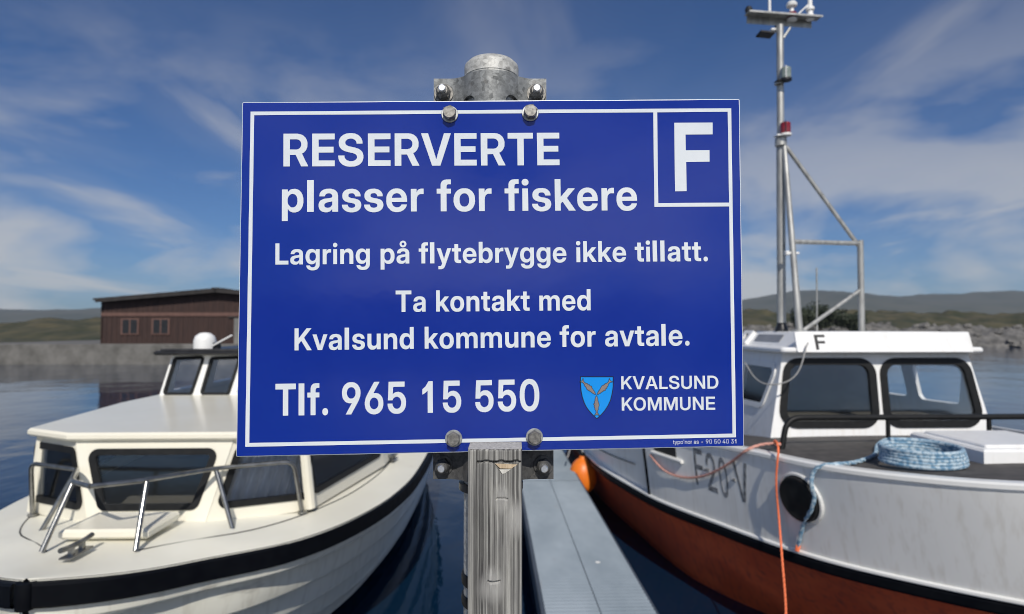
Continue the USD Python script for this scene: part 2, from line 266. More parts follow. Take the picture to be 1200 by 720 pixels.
# ------------------------------------------------------------------ lettering
_fp = glob.glob('/opt/blender-*/*/datafiles/fonts/Inter.woff2')[0]
_glyph = {}
def _font(w, size=220):
    from PIL import ImageFont
    f = ImageFont.truetype(_fp, size); f.set_variation_by_axes([32, w]); return f
def glyph(ch, w):
    if (ch, w) in _glyph: return _glyph[ch, w]
    from PIL import Image, ImageDraw
    if ch == 'l':                                          # a plain upright bar, as in the sign's grotesque
        a, d = glyph('i', w).bounds, glyph('d', w).bounds; _glyph[ch, w] = sbox(a[0], 0, a[2], d[3]); return _glyph[ch, w]
    if ch == '1':                                          # no foot under the figure one
        b = _font(w).getbbox('E', anchor='ls'); k = -b[1]; st = (.205 if w > 500 else .13); r = .42 if w > 500 else .36
        _glyph[ch, w] = shapely.affinity.affine_transform(Polygon([(0, .575), (0, .745), (.13, .835), (r - .17, 1), (r, 1), (r, 0), (r - st, 0), (r - st, .70), (.11, .625)]), [k, 0, 0, k, .165 * k, 0]); return _glyph[ch, w]
    f = _font(w); x0, y0, x1, y1 = f.getbbox(ch, anchor='ls')
    im = Image.new('L', (x1 - x0 + 8, y1 - y0 + 8)); ImageDraw.Draw(im).text((4 - x0, 4 - y0), ch, 255, f, anchor='ls')
    on = np.pad(np.asarray(im) > 127, ((0, 0), (1, 1))).astype(np.int8); d = np.diff(on, axis=1)
    rows, st = np.nonzero(d == 1); en = np.nonzero(d == -1)[1]
    s = shapely.union_all(shapely.box(st, -rows - 1, en, -rows)).buffer(.7).buffer(-.7).simplify(.75)
    _glyph[ch, w] = shapely.affinity.translate(s, x0 - 4, 4 - y0); return _glyph[ch, w]
def text_poly(text, w=700, track=.022):
    """outline with cap height 1, baseline 0, ink starting at x = 0; returns (polygon, ink width)"""
    f = _font(w); cap = -f.getbbox('E', anchor='ls')[1]; x = 0; out = []
    for i, ch in enumerate(text):
        if ch != ' ': out.append(shapely.affinity.translate(glyph(ch, w), x, 0))
        nx = text[i + 1] if i + 1 < len(text) else ''
        x += f.getlength(ch + nx) - (f.getlength(nx) if nx else 0) + track * cap
    p = unary_union(out); x0 = p.bounds[0]
    p = shapely.affinity.affine_transform(p, [1 / cap, 0, 0, 1 / cap, -x0 / cap, 0]); return p, p.bounds[2]


# ------------------------------------------------------------------ the setting: water, dock, shore, hills
def water_mesh():
    x = np.r_[-6000, -1500, -400, -100, np.linspace(-40, 40, 9), 100, 400, 1500, 6000]; y = np.r_[-1500, -60, np.linspace(-10, 60, 15), 150, 500, 1500, 9000]
    P = np.zeros((len(x), len(y), 3)); P[..., 0] = x[:, None]; P[..., 1] = y[None]; return grid(P)
obj('water', flip(water_mesh()) if water_mesh().face_normals[0][2] < 0 else water_mesh(), 'water', kind='structure')
dock = UsdGeom.Xform.Define(stage, '/World/dock_deck').GetPrim(); tag(dock, kind='structure')
for k in range(14):                                                    # boards of the walkway the photographer stands on (below the picture's edge)
    obj('plank', bx((0, 1.76 - .29 * k, .41), (9.0, .28, .045), .004), 'dock_wood', dock)
obj('float', bx((0, -.15, .15), (8.6, 3.7, .42), .03), 'float_grey', dock)

def terrain(xs, ys, hfun, name, m, **kw):
    X, Yy = np.meshgrid(xs, ys, indexing='ij'); Z = hfun(X, Yy); P = np.stack([X, Yy, Z], -1); g = grid(P)
    if g.face_normals[:, 2].mean() < 0: g = flip(g)
    return obj(name, g, m, smooth=40, **kw)
def fb(X, Y, s, seed, octs=5):
    p = np.stack([X * s, Y * s, np.full_like(X, seed * 7.3)], -1).reshape(-1, 3); return 2 * meshkit.fbm(p, octs, seed=seed).reshape(X.shape) - 1
def hill_h(X, Y):
    t = np.clip((Y - 900) / 500, 0, 1); prof = np.interp(X, [-2600, -1700, -900, -200, 250, 480, 640, 760, 900, 1150, 1500, 2600], [30, 56, 44, 40, 46, 56, 84, 70, 74, 78, 96, 70])
    ridge = np.sin(np.clip((Y - 900) / 900, 0, 1) * math.pi) ** .8
    return -2 + ridge * (prof + 14 * fb(X, Y, .006, 3)) * (1 + .12 * fb(X, Y, .02, 5))
terrain(np.linspace(-2600, 2600, 240), np.linspace(900, 1800, 40), hill_h, 'far_hills', 'hill_heath', kind='structure')
def scrub_h(X, Y):
    r = np.clip((Y - 105) / 40, 0, 1) ** .7
    base = np.interp(X, [-150, -90, -55, -20, 30, 48, 60, 75, 110, 160], [2, 4, 3.2, 3.5, 4.8, 5.4, 4.6, 4.9, 5.4, 4])
    return -1.2 + r * (base + 1.5 + 2.4 * fb(X, Y, .05, 9) + 1.6 * fb(X, Y, .22, 10, 6))
terrain(np.linspace(-150, 160, 340), np.linspace(104, 190, 70), scrub_h, 'scrub_hillside', 'scrub_green', kind='structure')
def rock_h(X, Y):
    s = 1 - np.abs((Y - 72) / 9.5) ** 1.6; h = -.5 + 2.35 * np.clip(s, -.4, 1) + 1.25 * fb(X, Y, .42, 21, 6) + .5 * np.abs(fb(X, Y, 1.5, 22, 4)); return h
terrain(np.linspace(-40, 75, 420), np.linspace(61, 84, 70), rock_h, 'rocky_shore', 'shore_rock', kind='structure')
def back_h(X, Y):
    r = np.clip((-Y - 330) / 260, 0, 1) ** .8; return -2 + r * (44 + 13 * fb(X, Y, .008, 41) + 5 * fb(X, Y, .03, 42))
terrain(np.linspace(-1500, 1500, 220), np.linspace(-950, -330, 40), back_h, 'hillside_behind', 'hill_heath', kind='structure')
obj('quay_wall', bx((-17, 39.6, .35), (26, 13, 1.5), .03), 'quay_concrete', kind='structure')

# ------------------------------------------------------------------ the sign
TH = math.radians(PITCH); FPX = 720.0
def ray(px, py): return np.array([(px - 600) / FPX, math.cos(TH) - (360 - py) / FPX * math.sin(TH), math.sin(TH) + (360 - py) / FPX * math.cos(TH)])
def at(px, py, y): d = ray(px, py); return np.array([0, 0, EYE]) + d * (y / d[1])    # a point of the photograph (1200 x 720) at the distance y
SO = np.array([-.02308, .73204, 2.01441]); SR = np.array([[.99975, -.01067, .01953], [.01958, .00526, -.99979], [.01056, .99993, .00547]])   # pose of the sign plate
_u, _s, _v = np.linalg.svd(SR); SR = _u @ _v
def sp(px, py):
    d = ray(px, py); t = (SR[:, 2] @ (SO - [0, 0, EYE])) / (SR[:, 2] @ d); p = np.array([0, 0, EYE]) + t * d; return (SR.T @ (p - SO))[:2]
sx = UsdGeom.Xform.Define(stage, '/World/' + numbered('/World', 'sign_board'))
_m = np.eye(4); _m[:3, :3] = SR.T; _m[3, :3] = SO; sx.AddTransformOp().Set(Gf.Matrix4d(_m.tolist()))
sign = tag(sx.GetPrim(), 'blue rectangular sign with white Norwegian lettering bolted to the post', 'sign')
plate = Polygon([sp(*q) for q in ((284, 120), (866.7, 116.3), (872.2, 523.3), (276.7, 535.6))]); plate = plate.buffer(-.0015).buffer(.0015)
obj('plate', prism(plate, .0026, -.0032), 'sheet_metal', sign)
obj('blue_face', prism(plate.buffer(-.0009), .0007, -.0006), 'sign_blue', sign)
def q4(*p): return Polygon([sp(*q) for q in p])
outer = q4((293.8, 131.2), (856.7, 127.2), (862.4, 512.5), (287.5, 523.8)); inner = q4((298, 135.3), (852.7, 131.3), (858.3, 508.4), (292.2, 519.3))
fbox = unary_union([q4((765.4, 131.5), (770, 131.5), (771.3, 242.8), (766.8, 242.8)), q4((766.8, 238.3), (855.3, 237.8), (855.4, 242.1), (766.8, 242.8))])
obj('white_border', prism(unary_union([outer.difference(inner), fbox]), .0006, -.0002), 'sign_white', sign)
obj('letter', prism(q4((790, 144.3), (835, 144), (835, 157.7), (803.2, 158), (803.6, 176.4), (831.3, 176.2), (831.4, 189.8), (803.9, 190.2), (804.6, 224.2), (791, 224.4)), .0006, -.0002), 'sign_white', sign, label='large white letter F in its own box')
LINES = [('RESERVERTE', 332.2, 195.3, 655.8, 193.8, 38.2, 695), ('plasser for fiskere', 330.5, 248.8, 746.7, 246.7, 37.4, 690), ('Lagring p\u00e5 flytebrygge ikke tillatt.', 322.8, 310.3, 829.5, 306.2, 24.8, 680),
         ('Ta kontakt med', 463.8, 365.8, 692.2, 363.8, 25.0, 680), ('Kvalsund kommune for avtale.', 345.3, 410.8, 808, 405, 25.8, 680), ('Tlf. 965 15 550', 322.8, 487.5, 632.2, 481.5, 37.4, 690),
         ('KVALSUND', 728, 456.3, 841.8, 455.7, 15.3, 620), ('KOMMUNE', 728.7, 481.4, 838, 480.4, 15.4, 620), ("typo'nor as - 90 50 40 31", 788.6, 520.6, 862.7, 519.7, 4.9, 330)]
for t, xl, yl, xr, yr, cap, w in LINES:
    p, wd = text_poly(t, w); L, R = sp(xl, yl), sp(xr, yr); c = sp(xl, yl - cap) - L; c = np.array([c[0] * .35, c[1]]); e = (R - L) / wd
    p = shapely.affinity.affine_transform(p, [e[0], c[0], e[1], c[1], L[0], L[1]])
    obj('lettering', prism(p, .0006, -.0002), 'sign_white', sign, label='line of white lettering: ' + t)
def cp(x, y): return tuple(sp(670 + x / 10.909, 430 + y / 10.909))
sh = [(105, 122), (535, 122), (535, 250), (522, 340), (500, 430), (468, 500), (430, 560), (380, 618), (320, 672), (262, 618), (210, 560), (176, 510), (150, 455), (126, 380), (110, 290), (105, 210)]
shield = Polygon([cp(*q) for q in sh])
so = obj('shield', prism(shield, .0005, -.0002), 'black_print', sign, label='light blue coat of arms with black outline')
obj('shield_field', prism(shield.buffer(-.0011), .0008, -.0002), 'shield_blue', so)
def fish(head, tail, wdt):
    h, t = np.array(head, float), np.array(tail, float); d = t - h; n = np.array([-d[1], d[0]]) / np.linalg.norm(d)
    out = [(0, .05), (.10, .26), (.16, .42), (.24, .40), (.30, .62), (.36, .50), (.42, .95), (.50, .58), (.55, .80), (.62, .46), (.68, .58), (.74, .26), (.84, .16), (.9, .30), (1.0, .75), (.95, .05)]
    low = [(s, -a * b) for (s, a), b in zip(out, (1, 1, .9, 1, .8, 1.2, .75, 1.3, .7, 1, .9, 1, 1, 1, 1, 1))]
    return Polygon([cp(*(h + d * s + n * a * wdt)) for s, a in out] + [cp(*(h + d * s + n * a * wdt)) for s, a in low[::-1]]).buffer(0)
for h, t in (((302, 352), (122, 172)), ((326, 352), (500, 172)), ((314, 372), (320, 622))):
    fo = fish(h, t, 40); f1 = obj('fish_outline', prism(fo.buffer(.0005), .0009, -.0001), 'black_print', so)
    obj('fish', prism(fo.buffer(-.0001), .0012, -.0001), 'fish_grey', so)

def hexbolt(T, parent, head=.0146, hh=.0085, wr=.0101, name='bolt', turn=0.0):
    """hexagon head on a washer, pointing along T's +z"""
    hx = Polygon([(head / 2 / math.cos(math.pi / 6) * math.cos(a + turn), head / 2 / math.cos(math.pi / 6) * math.sin(a + turn)) for a in np.arange(6) * math.pi / 3])
    b = prism(hx, hh - .0012, .0016)
    top = trimesh.convex.convex_hull(np.vstack([np.c_[np.array(hx.exterior.coords)[:-1], np.full(6, .0015 + hh - .0013)], [[head * .47 * math.cos(a), head * .47 * math.sin(a), .0016 + hh] for a in np.linspace(0, 2 * math.pi, 24, endpoint=False)]]))
    bo = obj(name, place(cat_([b, top]), T), 'bolt_steel', parent, smooth=25)
    w = lathe([(.004, 0), (wr - .0004, 0), (wr, .0004), (wr, .0012), (wr - .0005, .0016), (.004, .0016)], 36)
    obj('washer', place(w, T), 'washer_steel', bo, smooth=35)
    return bo
for i, (px, py) in enumerate(((527.2, 134.5), (621.3, 133), (531.7, 513.8), (626.2, 512))):
    T = np.eye(4); T[:2, 3] = sp(px, py); T[2, 3] = .00045; hexbolt(T, sign, turn=(.35, .15, math.pi / 6, math.pi / 6 + .05)[i])

# ------------------------------------------------------------------ the steel post with its clamps, and the timber in front of it
PX, PY, PR = -.0262, .7745, .0338
post = thing('sign_post', 'galvanized round steel post behind the blue sign, with bolted pipe clamps', 'post', (PX, PY, .43))
def pz(z): return z - .43
ztop = 2.2895
obj('pipe', lathe([(PR - .004, pz(ztop - .02)), (PR, pz(ztop - .02)), (PR, pz(1.0)), (PR, 0), (PR - .004, 0)][::-1], 64), 'galvanized_bright', post, smooth=35)
obj('cap', lathe([(0, pz(ztop + .0015)), (PR * .55, pz(ztop + .001)), (PR * .86, pz(ztop - .001)), (PR + .0002, pz(ztop - .006)), (PR + .0008, pz(ztop - .009)), (PR + .0008, pz(ztop - .021)), (PR - .001, pz(ztop - .022))][::-1], 64), 'galvanized_bright', post, smooth=40)
obj('base_flange', lathe([(PR, .0), (.09, .0), (.09, .012), (PR + .004, .014)], 48), 'galvanized_grey', post, smooth=30)
def clamp(zb, zt, xl, xr, front, holes):
    """two half shells round the pipe with flat ears; front: the sign side"""
    r0, t = PR + .0006, .0042; a = np.linspace(math.radians(203), math.radians(337), 30)
    inn = [(r0 * math.cos(x), r0 * math.sin(x)) for x in a]; out = [((r0 + t) * math.cos(x), (r0 + t) * math.sin(x)) for x in a]
    y0 = inn[0][1]
    yb = -.0065; fil = .010
    # outline of the strip seen from above
    o = [(xl, yb - t), (-r0 - t - fil, yb - t), (-r0 - t - fil * .35, yb - t - .0025)] + out[1:-1] + [(r0 + t + fil * .35, yb - t - .0025), (r0 + t + fil, yb - t), (xr, yb - t), (xr, yb), (r0 + fil * .6, yb), (r0 + .0006, yb - .004)] + inn[1:-1][::-1] + [(-r0 - .0006, yb - .004), (-r0 - fil * .6, yb), (xl, yb)]
    p = Polygon(o).buffer(0)
    if not front: p = shapely.affinity.scale(p, 1, -1, origin=(0, 0))
    m = m3.Manifold.extrude(m3.CrossSection([np.array(g.exterior.coords)[:-1] for g in getattr(p, 'geoms', [p])], m3.FillRule.EvenOdd), zt - zb).translate((0, 0, pz(zb)))
    for hx, hz, hr in holes:
        m -= m3.Manifold.cylinder(.08, hr, hr, 24, True).rotate((90, 0, 0)).translate((hx, -.04, pz(hz)))
    return m
def clamp_set(zb, zt, xl, xr, holes, nutz, lab, cm='galvanized_grey'):
    f = obj('pipe_clamp', clamp(zb, zt, xl, xr, True, holes), cm, post, smooth=30, label=lab)
    b = obj('rear_clamp', clamp(zb, zt, xl, xr, False, []), cm, post, smooth=30)
    for x in (xl + .0125, xr - .0125):
        T = frame((x, -.0108, pz(nutz)), (1, 0, 0), (0, 0, 1))      # +z of the frame points to -y
        hx = Polygon([(.0094 * math.cos(a), .0094 * math.sin(a)) for a in np.arange(6) * math.pi / 3 + .25])
        obj('nut', place(cat_([lathe([(.003, 0), (.0120, 0), (.0123, .0004), (.0123, .0014), (.0118, .0018), (.003, .0018)], 36), prism(hx, .0085, .0018), lathe([(.0045, .0100), (.0086, .0100), (.0076, .0126), (.0060, .0142), (.0045, .0142)], 30)]), T), 'bolt_steel' if cm == 'galvanized_grey' else 'shaded_zinc', f, smooth=28)
        obj('bolt_end', place(lathe([(.0, .0212), (.0036, .0212), (.0046, .0200), (.0046, .002), (0, .002)][::-1], 24), T), 'stud_steel', f, smooth=35)
        T2 = T.copy(); T2[:3, 1] *= -1; T2[:3, 2] *= -1; T2[1, 3] = .0108
        hexbolt(T2, b, name='bolt_head')
zc = lambda py, y: at(600, py, y)[2]
clamp_set(2.190, zc(82.5, .7385), -.0985 - PX, .0432 - PX, [(-.0275, 2.2285, .0078), (.0265, 2.2290, .0078)], zc(103.5, .745), 'grey clamp with two bolted ears round the top of the post')
clamp_set(zc(562, .762), 1.852, -.0985 - PX + .0012, .0512 - PX, [], zc(549.5, .745), 'grey clamp coloured dark for the shade under the bottom edge of the sign', 'shaded_zinc')
for zz in (zc(568, .775),): obj('clamp_lug', lathe([(PR + .0006, 0), (PR + .0062, .0005), (PR + .0062, .0085), (PR + .0006, .009)], 48, loc=(0, 0, pz(zz - .004))), 'black_metal', post, smooth=30, label='thin black band below the lower clamp')
obj('strap', lathe([(PR + .0005, 0), (PR + .0024, .002), (PR + .0030, .008), (PR + .0022, .0140), (PR + .0005, .0150)], 48, loc=(0, 0, pz(zc(682, .775)))), 'black_rubber', post, smooth=40)
obj('strap', lathe([(PR + .0005, 0), (PR + .0024, .002), (PR + .0030, .008), (PR + .0022, .0130), (PR + .0005, .0140)], 48, loc=(0, 0, pz(zc(706, .775)))), 'black_rubber', post, smooth=40)

def timber():
    x0, x1, yf, yb = -.0488, .0112, .6830, .7268
    zt = 1.8165; zs = np.r_[.455, np.linspace(.6, 1.44, 30), np.linspace(1.45, zt - .0016, 340), zt]
    nx = 110; u = np.linspace(0, 1, nx); r = np.random.default_rng(3)
    c = np.cumsum(r.uniform(.026, .052, 44)); c = c[c < .985]; dep = r.uniform(.0003, .0008, len(c)); wd = r.uniform(.005, .009, len(c))
    knots = [(.62, zc(582, .683), .10, .010), (.86, zc(604, .683), .09, .012), (.45, zc(679, .683), .12, .010)]
    cracks = [(.17, .98, zc(541.5, .683), .0009, .004), (.52, .74, zc(584.5, .683), .0007, .002), (.36, .60, zc(682, .683), .0008, .003)]
    Z, U = np.meshgrid(zs, u, indexing='ij'); W = U + .006 * fb(U * 1.5, Z * 4, 1.0, 31, 3)
    for ku, kz, kr, kh in knots: e = np.exp(-((U - ku) / kr) ** 2 - ((Z - kz) / (kh * 1.7)) ** 2); W = W + e * (U - ku) * -.25
    D = np.zeros_like(Z)
    for a, b, s in zip(c, dep, wd): D -= b * np.exp(-((W - a) / s) ** 2)
    D *= .75 + .5 * fb(U * 9, Z * 8, 1.0, 33, 3)
    for ku, kz, kr, kh in knots: D += .0016 * np.exp(-((U - ku) / kr) ** 2 - ((Z - kz) / kh) ** 2)
    for a, b, z, h, dd in cracks: D -= dd * ((U > a) & (U < b)) * np.exp(-((Z - z - .0006 * np.sin(U * 23)) / h) ** 4)
    # splintered wedge below the top crack
    zt_, zb_ = zc(541.5, .683), zc(556, .683); s = (zt_ - Z) / (zt_ - zb_); D -= .0030 * ((s > 0) & (s < 1) & (U > .45 + .18 * s) & (U < .98 - .32 * s))
    edge = np.minimum(U, 1 - U); D -= .0035 * np.exp(-edge / .022) ; D[-1] -= .0016
    P = np.stack([x0 + (x1 - x0) * U, yf - D, Z], -1)
    rb = np.stack([np.full((len(zs), 1), x1), np.full((len(zs), 1), yb), zs[:, None]], -1); lb = np.stack([np.full((len(zs), 1), x0), np.full((len(zs), 1), yb), zs[:, None]], -1)
    P = np.concatenate([P, rb, lb, P[:, :1]], 1); m = grid(P)
    top = P[-1, :-1]
    return m, top
tb = thing('timber_post', 'weathered grey wooden upright standing in front of the steel post', 'wooden post', (-.0188, .705, .455))
def tl(m): m = m.copy(); m.apply_translation((.0188, -.705, -.455)); return m
tm, top = timber()
obj('upright', tl(flip(tm) if tm.face_normals[:, 1][:100].mean() > 0 else tm), 'weathered_wood', tb, smooth=50)
tv, tf = trimesh.creation.triangulate_polygon(Polygon(top[:, :2]), engine='earcut')
obj('end_grain', tl(trimesh.Trimesh(np.c_[tv, np.full(len(tv), top[0, 2] - .0003)], tf if np.cross(tv[tf[0][1]] - tv[tf[0][0]], tv[tf[0][2]] - tv[tf[0][0]]) > 0 else tf[:, ::-1], process=False)), 'end_grain', tb)
def wedge(p, y0, y1): return trimesh.convex.convex_hull(np.vstack([[at(*q, y0) for q in p], [at(*q, y1) for q in p]]))
obj('splinter', tl(wedge([(580, 543.4), (607, 544.6), (602, 549.5), (586, 549)], .6842, .6872)), 'fresh_wood', tb, label='fresh tan splinter where the grey wood has broken away')
obj('splinter', tl(wedge([(585, 550.2), (603, 550), (596, 554.5), (588.5, 555.5)], .6840, .6870)), 'pale_wood', tb, label='pale broken chip below the tan splinter')

# ------------------------------------------------------------------ boats
class Hull:
    """half-breadth tables along the keel (y = 0 at the stem, growing aft), with the heights they belong to"""
    def __init__(s, levels, L): s.lv = [(PchipInterpolator(np.array(t)[:, 0], np.array(t)[:, 1]), z) for t, z in levels]; s.L = L
    def zs(s, y): return np.array([z(y) if callable(z) else z for _, z in s.lv], float)
    def at(s, y, z):
        y = float(np.clip(y, 0, s.L)); Z = s.zs(y); B = np.array([max(float(b(y)), .004) for b, _ in s.lv]); o = np.argsort(Z)
        return float(np.interp(z, Z[o], B[o]))
    def normal(s, side, y, z):
        e = .03; p = lambda a, b: np.array([side * s.at(a, b), a, b]); n = np.cross(p(y + e, z) - p(y - e, z), p(y, z + e) - p(y, z - e)) * side
        n = n / np.linalg.norm(n); return n if n[0] * side > 0 else -n
    def point(s, side, y, z, off=0.0): return np.array([side * s.at(y, z), y, z]) + off * s.normal(side, y, z)
def ribbon(hull, side, ys, zf, w, h, off=0.0):
    """a rectangular strake following the hull at the height zf(y)"""
    P = []
    for y in ys:
        z = zf(y); b = hull.point(side, y, z); n = hull.normal(side, y, z); n = np.array([n[0], n[1], 0]); n /= np.linalg.norm(n)
        o = b + n * off
        ch = min(w, h) * .25
        P.append([o - n * .02 + (0, 0, h / 2), o + n * (w - ch) + (0, 0, h / 2), o + n * w + (0, 0, h / 2 - ch), o + n * w - (0, 0, h / 2 - ch), o + n * (w - ch) - (0, 0, h / 2), o - n * .02 - (0, 0, h / 2), o - n * .02 + (0, 0, h / 2)])
    g = grid(np.array(P)); return g if side < 0 else flip(g)
def wall(A, B, A2, B2, holes, thick=.03, outward=None):
    """flat wall A-B (bottom), A2-B2 (top) with window holes given as polygons in metres along A->B and up. Returns (mesh, T)"""
    A, B, A2, B2 = (np.asarray(q, float) for q in (A, B, A2, B2)); T = frame(A, B - A, A2 - A); Ti = np.linalg.inv(T)
    p = Polygon([(Ti @ np.r_[q, 1])[:2] for q in (A, B, B2, A2)])
    if p.exterior.is_ccw is False: p = shapely.geometry.polygon.orient(p)
    m = prism(p.difference(unary_union(holes)) if holes else p, thick, -thick); return place(m, T), T, p
def window(T, hole, parent, gasket='black_rubber', gw=.022, name='window', proud=.008, glass='window_glass'):
    g = hole.buffer(gw, quad_segs=6).difference(hole.buffer(-.012, quad_segs=6))
    fr = obj(name, place(prism(g, .012 + proud, -.012), T), gasket, parent, smooth=30)
    obj('pane', place(prism(hole.buffer(-.004), .005, -.008), T), glass, fr); return fr
def mirror(m): m = m.copy(); m.vertices[:, 0] *= -1; return flip(m)
def cap_rows(P): return P

# ---- the cream cabin boat on the left, bow towards the quay
LB = thing('cabin_boat', 'cream cabin boat with dark rubbing strake and curtained windows left of the post', 'boat', (-1.83, 2.35, 0), 1.9)
Lsheer = lambda y: .9 + .10 * math.exp(-y / .35) + .0
LH = Hull([([(0, .012), (.1, .19), (.22, .335), (.383, .487), (.651, .79), (1.033, .997), (1.511, 1.136), (2.048, 1.20), (2.7, 1.215), (4, 1.18), (5.6, 1.06), (6.6, .92)], Lsheer),
           ([(0, .004), (.28, .05), (.6, .33), (1.0, .62), (1.5, .84), (2.05, .98), (2.9, 1.06), (4, 1.07), (5.6, .98), (6.6, .84)], .40),
           ([(0, .004), (.5, .02), (.9, .25), (1.4, .47), (1.894, .62), (2.366, .71), (2.957, .80), (3.724, .865), (5.09, .83), (6.6, .70)], .0),
           ([(0, .004), (.9, .01), (1.6, .16), (2.6, .32), (4, .42), (6.6, .34)], -.32)], 6.6)
lys = np.r_[0, .03, .07, np.linspace(.12, 1.2, 20), np.linspace(1.3, 6.6, 36)]
def lap_hull(side):
    N = 5; rows = []
    for y in lys:
        r = []; zt = Lsheer(y)
        for k in range(N):                                  # each strake nearly upright, stepping in along its lower edge
            za, zb2 = zt + (.10 - zt) * k / N, zt + (.10 - zt) * (k + 1) / N; ba, bb = LH.at(y, za), LH.at(y, zb2)
            for v, g in ((0, 0), (.45, .12), (.84, .30), (.90, .38), (1.0, .97)): r.append(np.array([side * (ba + (bb - ba) * g), y, za + (zb2 - za) * v]))
        rows.append(r)
    g = grid(np.array(rows)); return g if side < 0 else flip(g)
hp = obj('hull', [lap_hull(1), lap_hull(-1), trimesh.Trimesh(*meshkit.arrays(prism(Polygon([(-LH.at(6.6, .9), .9), (LH.at(6.6, .9), .9), (LH.at(6.6, 0), 0), (LH.at(6.6, -.3), -.3), (-LH.at(6.6, -.3), -.3), (-LH.at(6.6, 0), 0)]), .04).apply_transform(frame((0, 6.61, 0), (1, 0, 0), (0, 0, 1))))[:2])], 'hull_gelcoat', LB, smooth=24)
def bottom(H, ys, zt, zb=-.32, n=8):
    out = []
    for side in (1, -1):
        g = grid(np.array([[np.array([side * max(H.at(y, z) - .001, .003), y, z]) for z in np.linspace(zt, zb, n)] for y in ys])); out.append(g if side < 0 else flip(g))
    return out
obj('boat_bottom', bottom(LH, lys, .10), 'antifouling', LB, smooth=40)
ry = np.r_[0, .03, .07, np.linspace(.12, 1.2, 24), np.linspace(1.3, 6.6, 36)]
obj('rubbing_strake', [ribbon(LH, s, ry, lambda y: Lsheer(y) - .050, .034, .094, .004) for s in (1, -1)] + [lathe([(0, -.050), (.034, -.050), (.037, 0), (.034, .050), (0, .050)], 20, loc=(0, .0, .946))], 'dark_rubber', LB, smooth=30)
def ldeck():
    P = []
    for y in ry:
        b = max(LH.at(y, Lsheer(y)) - .004, .004); u = np.linspace(-1, 1, 31)
        crown = .06 * (1 - u ** 2) * min(1, y / .6 + .1); edge = .012 * (1 - np.clip((1 - np.abs(u)) / .05, 0, 1)) * 0
        z = Lsheer(y) + .002 + crown * 1.0 + edge
        P.append(np.stack([b * u, np.full(31, y), z], -1))
    g = grid(np.array(P)); return g if g.face_normals[:, 2].mean() > 0 else flip(g)
dk = obj('deck', ldeck(), 'deck_white', LB, smooth=40)
# toe line: a moulded step round the foredeck
def toe(off, h, w):
    out = []
    for s in (1, -1):
        pts = []
        for y in np.linspace(.32, 4.4, 60):
            b = LH.at(y, Lsheer(y)); d = off; u = (b - d) / b
            if u <= .05: continue
            pts.append((s * (b - d), y + .06, Lsheer(y) + .003 + .06 * (1 - u ** 2) * min(1, y / .6 + .1)))
        out.append(tube(pts, w, 6))
    return out
obj('deck_seam', toe(.235, .0, .0035), 'black_rubber', LB)
zb = .975; zr = 1.372
Apl, Bpl, Cpl, Dpl = (.29, .81), (.753, 1.07), (.965, 2.164), (.985, 2.72)
W1 = ((*Apl, zb - .03), (*Bpl, zb - .03), (.405, .880, zr), (.715, 1.054, zr))
def hole_from(T, uvs, r): return rnd(Polygon(uvs), r)
m, T, p = wall(*W1, [hole_from(None, [(.075, .095), (.505, .085), (.505, .365), (.16, .365)], .022)]); h1 = hole_from(None, [(.075, .095), (.505, .085), (.505, .365), (.16, .365)], .022)
cab = [m, mirror(m)]; wins = [(T, h1)]
m, T2, p = wall((*Bpl, zb - .03), (*Cpl, zb - .03), (.688, 1.086, zr), (.885, 2.164, zr), [hole_from(None, [(.06, .09), (1.05, .10), (1.05, .35), (.06, .365)], .03)]); h2 = hole_from(None, [(.06, .09), (1.05, .10), (1.05, .35), (.06, .365)], .03)
cab += [m, mirror(m)]; wins.append((T2, h2))
m, T3, p = wall((*Cpl, zb - .03), (*Dpl, zb - .03), (.885, 2.164, zr), (.905, 2.72, zr), []); cab += [m, mirror(m)]
m, T4, p = wall((-.29, .806, zb - .03), (.29, .806, zb - .03), (-.405, .872, zr), (.405, .872, zr), [hole_from(None, [(.06, .10), (.52, .10), (.60, .365), (-.02, .365)], .025)]); h4 = hole_from(None, [(.06, .10), (.52, .10), (.60, .365), (-.02, .365)], .025)
cab.append(m)
pil = [tube([(s * .748, 1.066, zb - .02), (s * .703, 1.066, zr)], .030, 10) for s in (1, -1)]
cb = obj('front_cabin', cab + pil, 'cream_gelcoat', LB, smooth=30)
for (t, h) in wins: window(t, h, cb)
for (t, h) in wins:
    mt = np.diag([-1, 1, 1, 1.]); fr = obj('window', mirror(place(prism(h.buffer(.022).difference(h.buffer(-.012)), .02, -.012), t)), 'black_rubber', cb, smooth=30)
    obj('pane', mirror(place(prism(h.buffer(-.004), .005, -.008), t)), 'window_glass', fr)
window(T4, h4, cb, name='windscreen')
roofpl = Polygon([(-.43, .84), (.43, .84), (.75, 1.01), (.945, 2.17), (.96, 2.72), (-.96, 2.72), (-.945, 2.17), (-.75, 1.01)])
def roof(pl, z, t, camber=.0, r=.012):
    ms = [prism(pl.buffer(-r), t, z), prism(pl, t - 2 * r, z + r)]
    c = trimesh.convex.convex_hull(np.vstack([q.vertices for q in ms])); return c
obj('cabin_roof', roof(roofpl, zr - .002, .042), 'cream_gelcoat', LB, smooth=20)
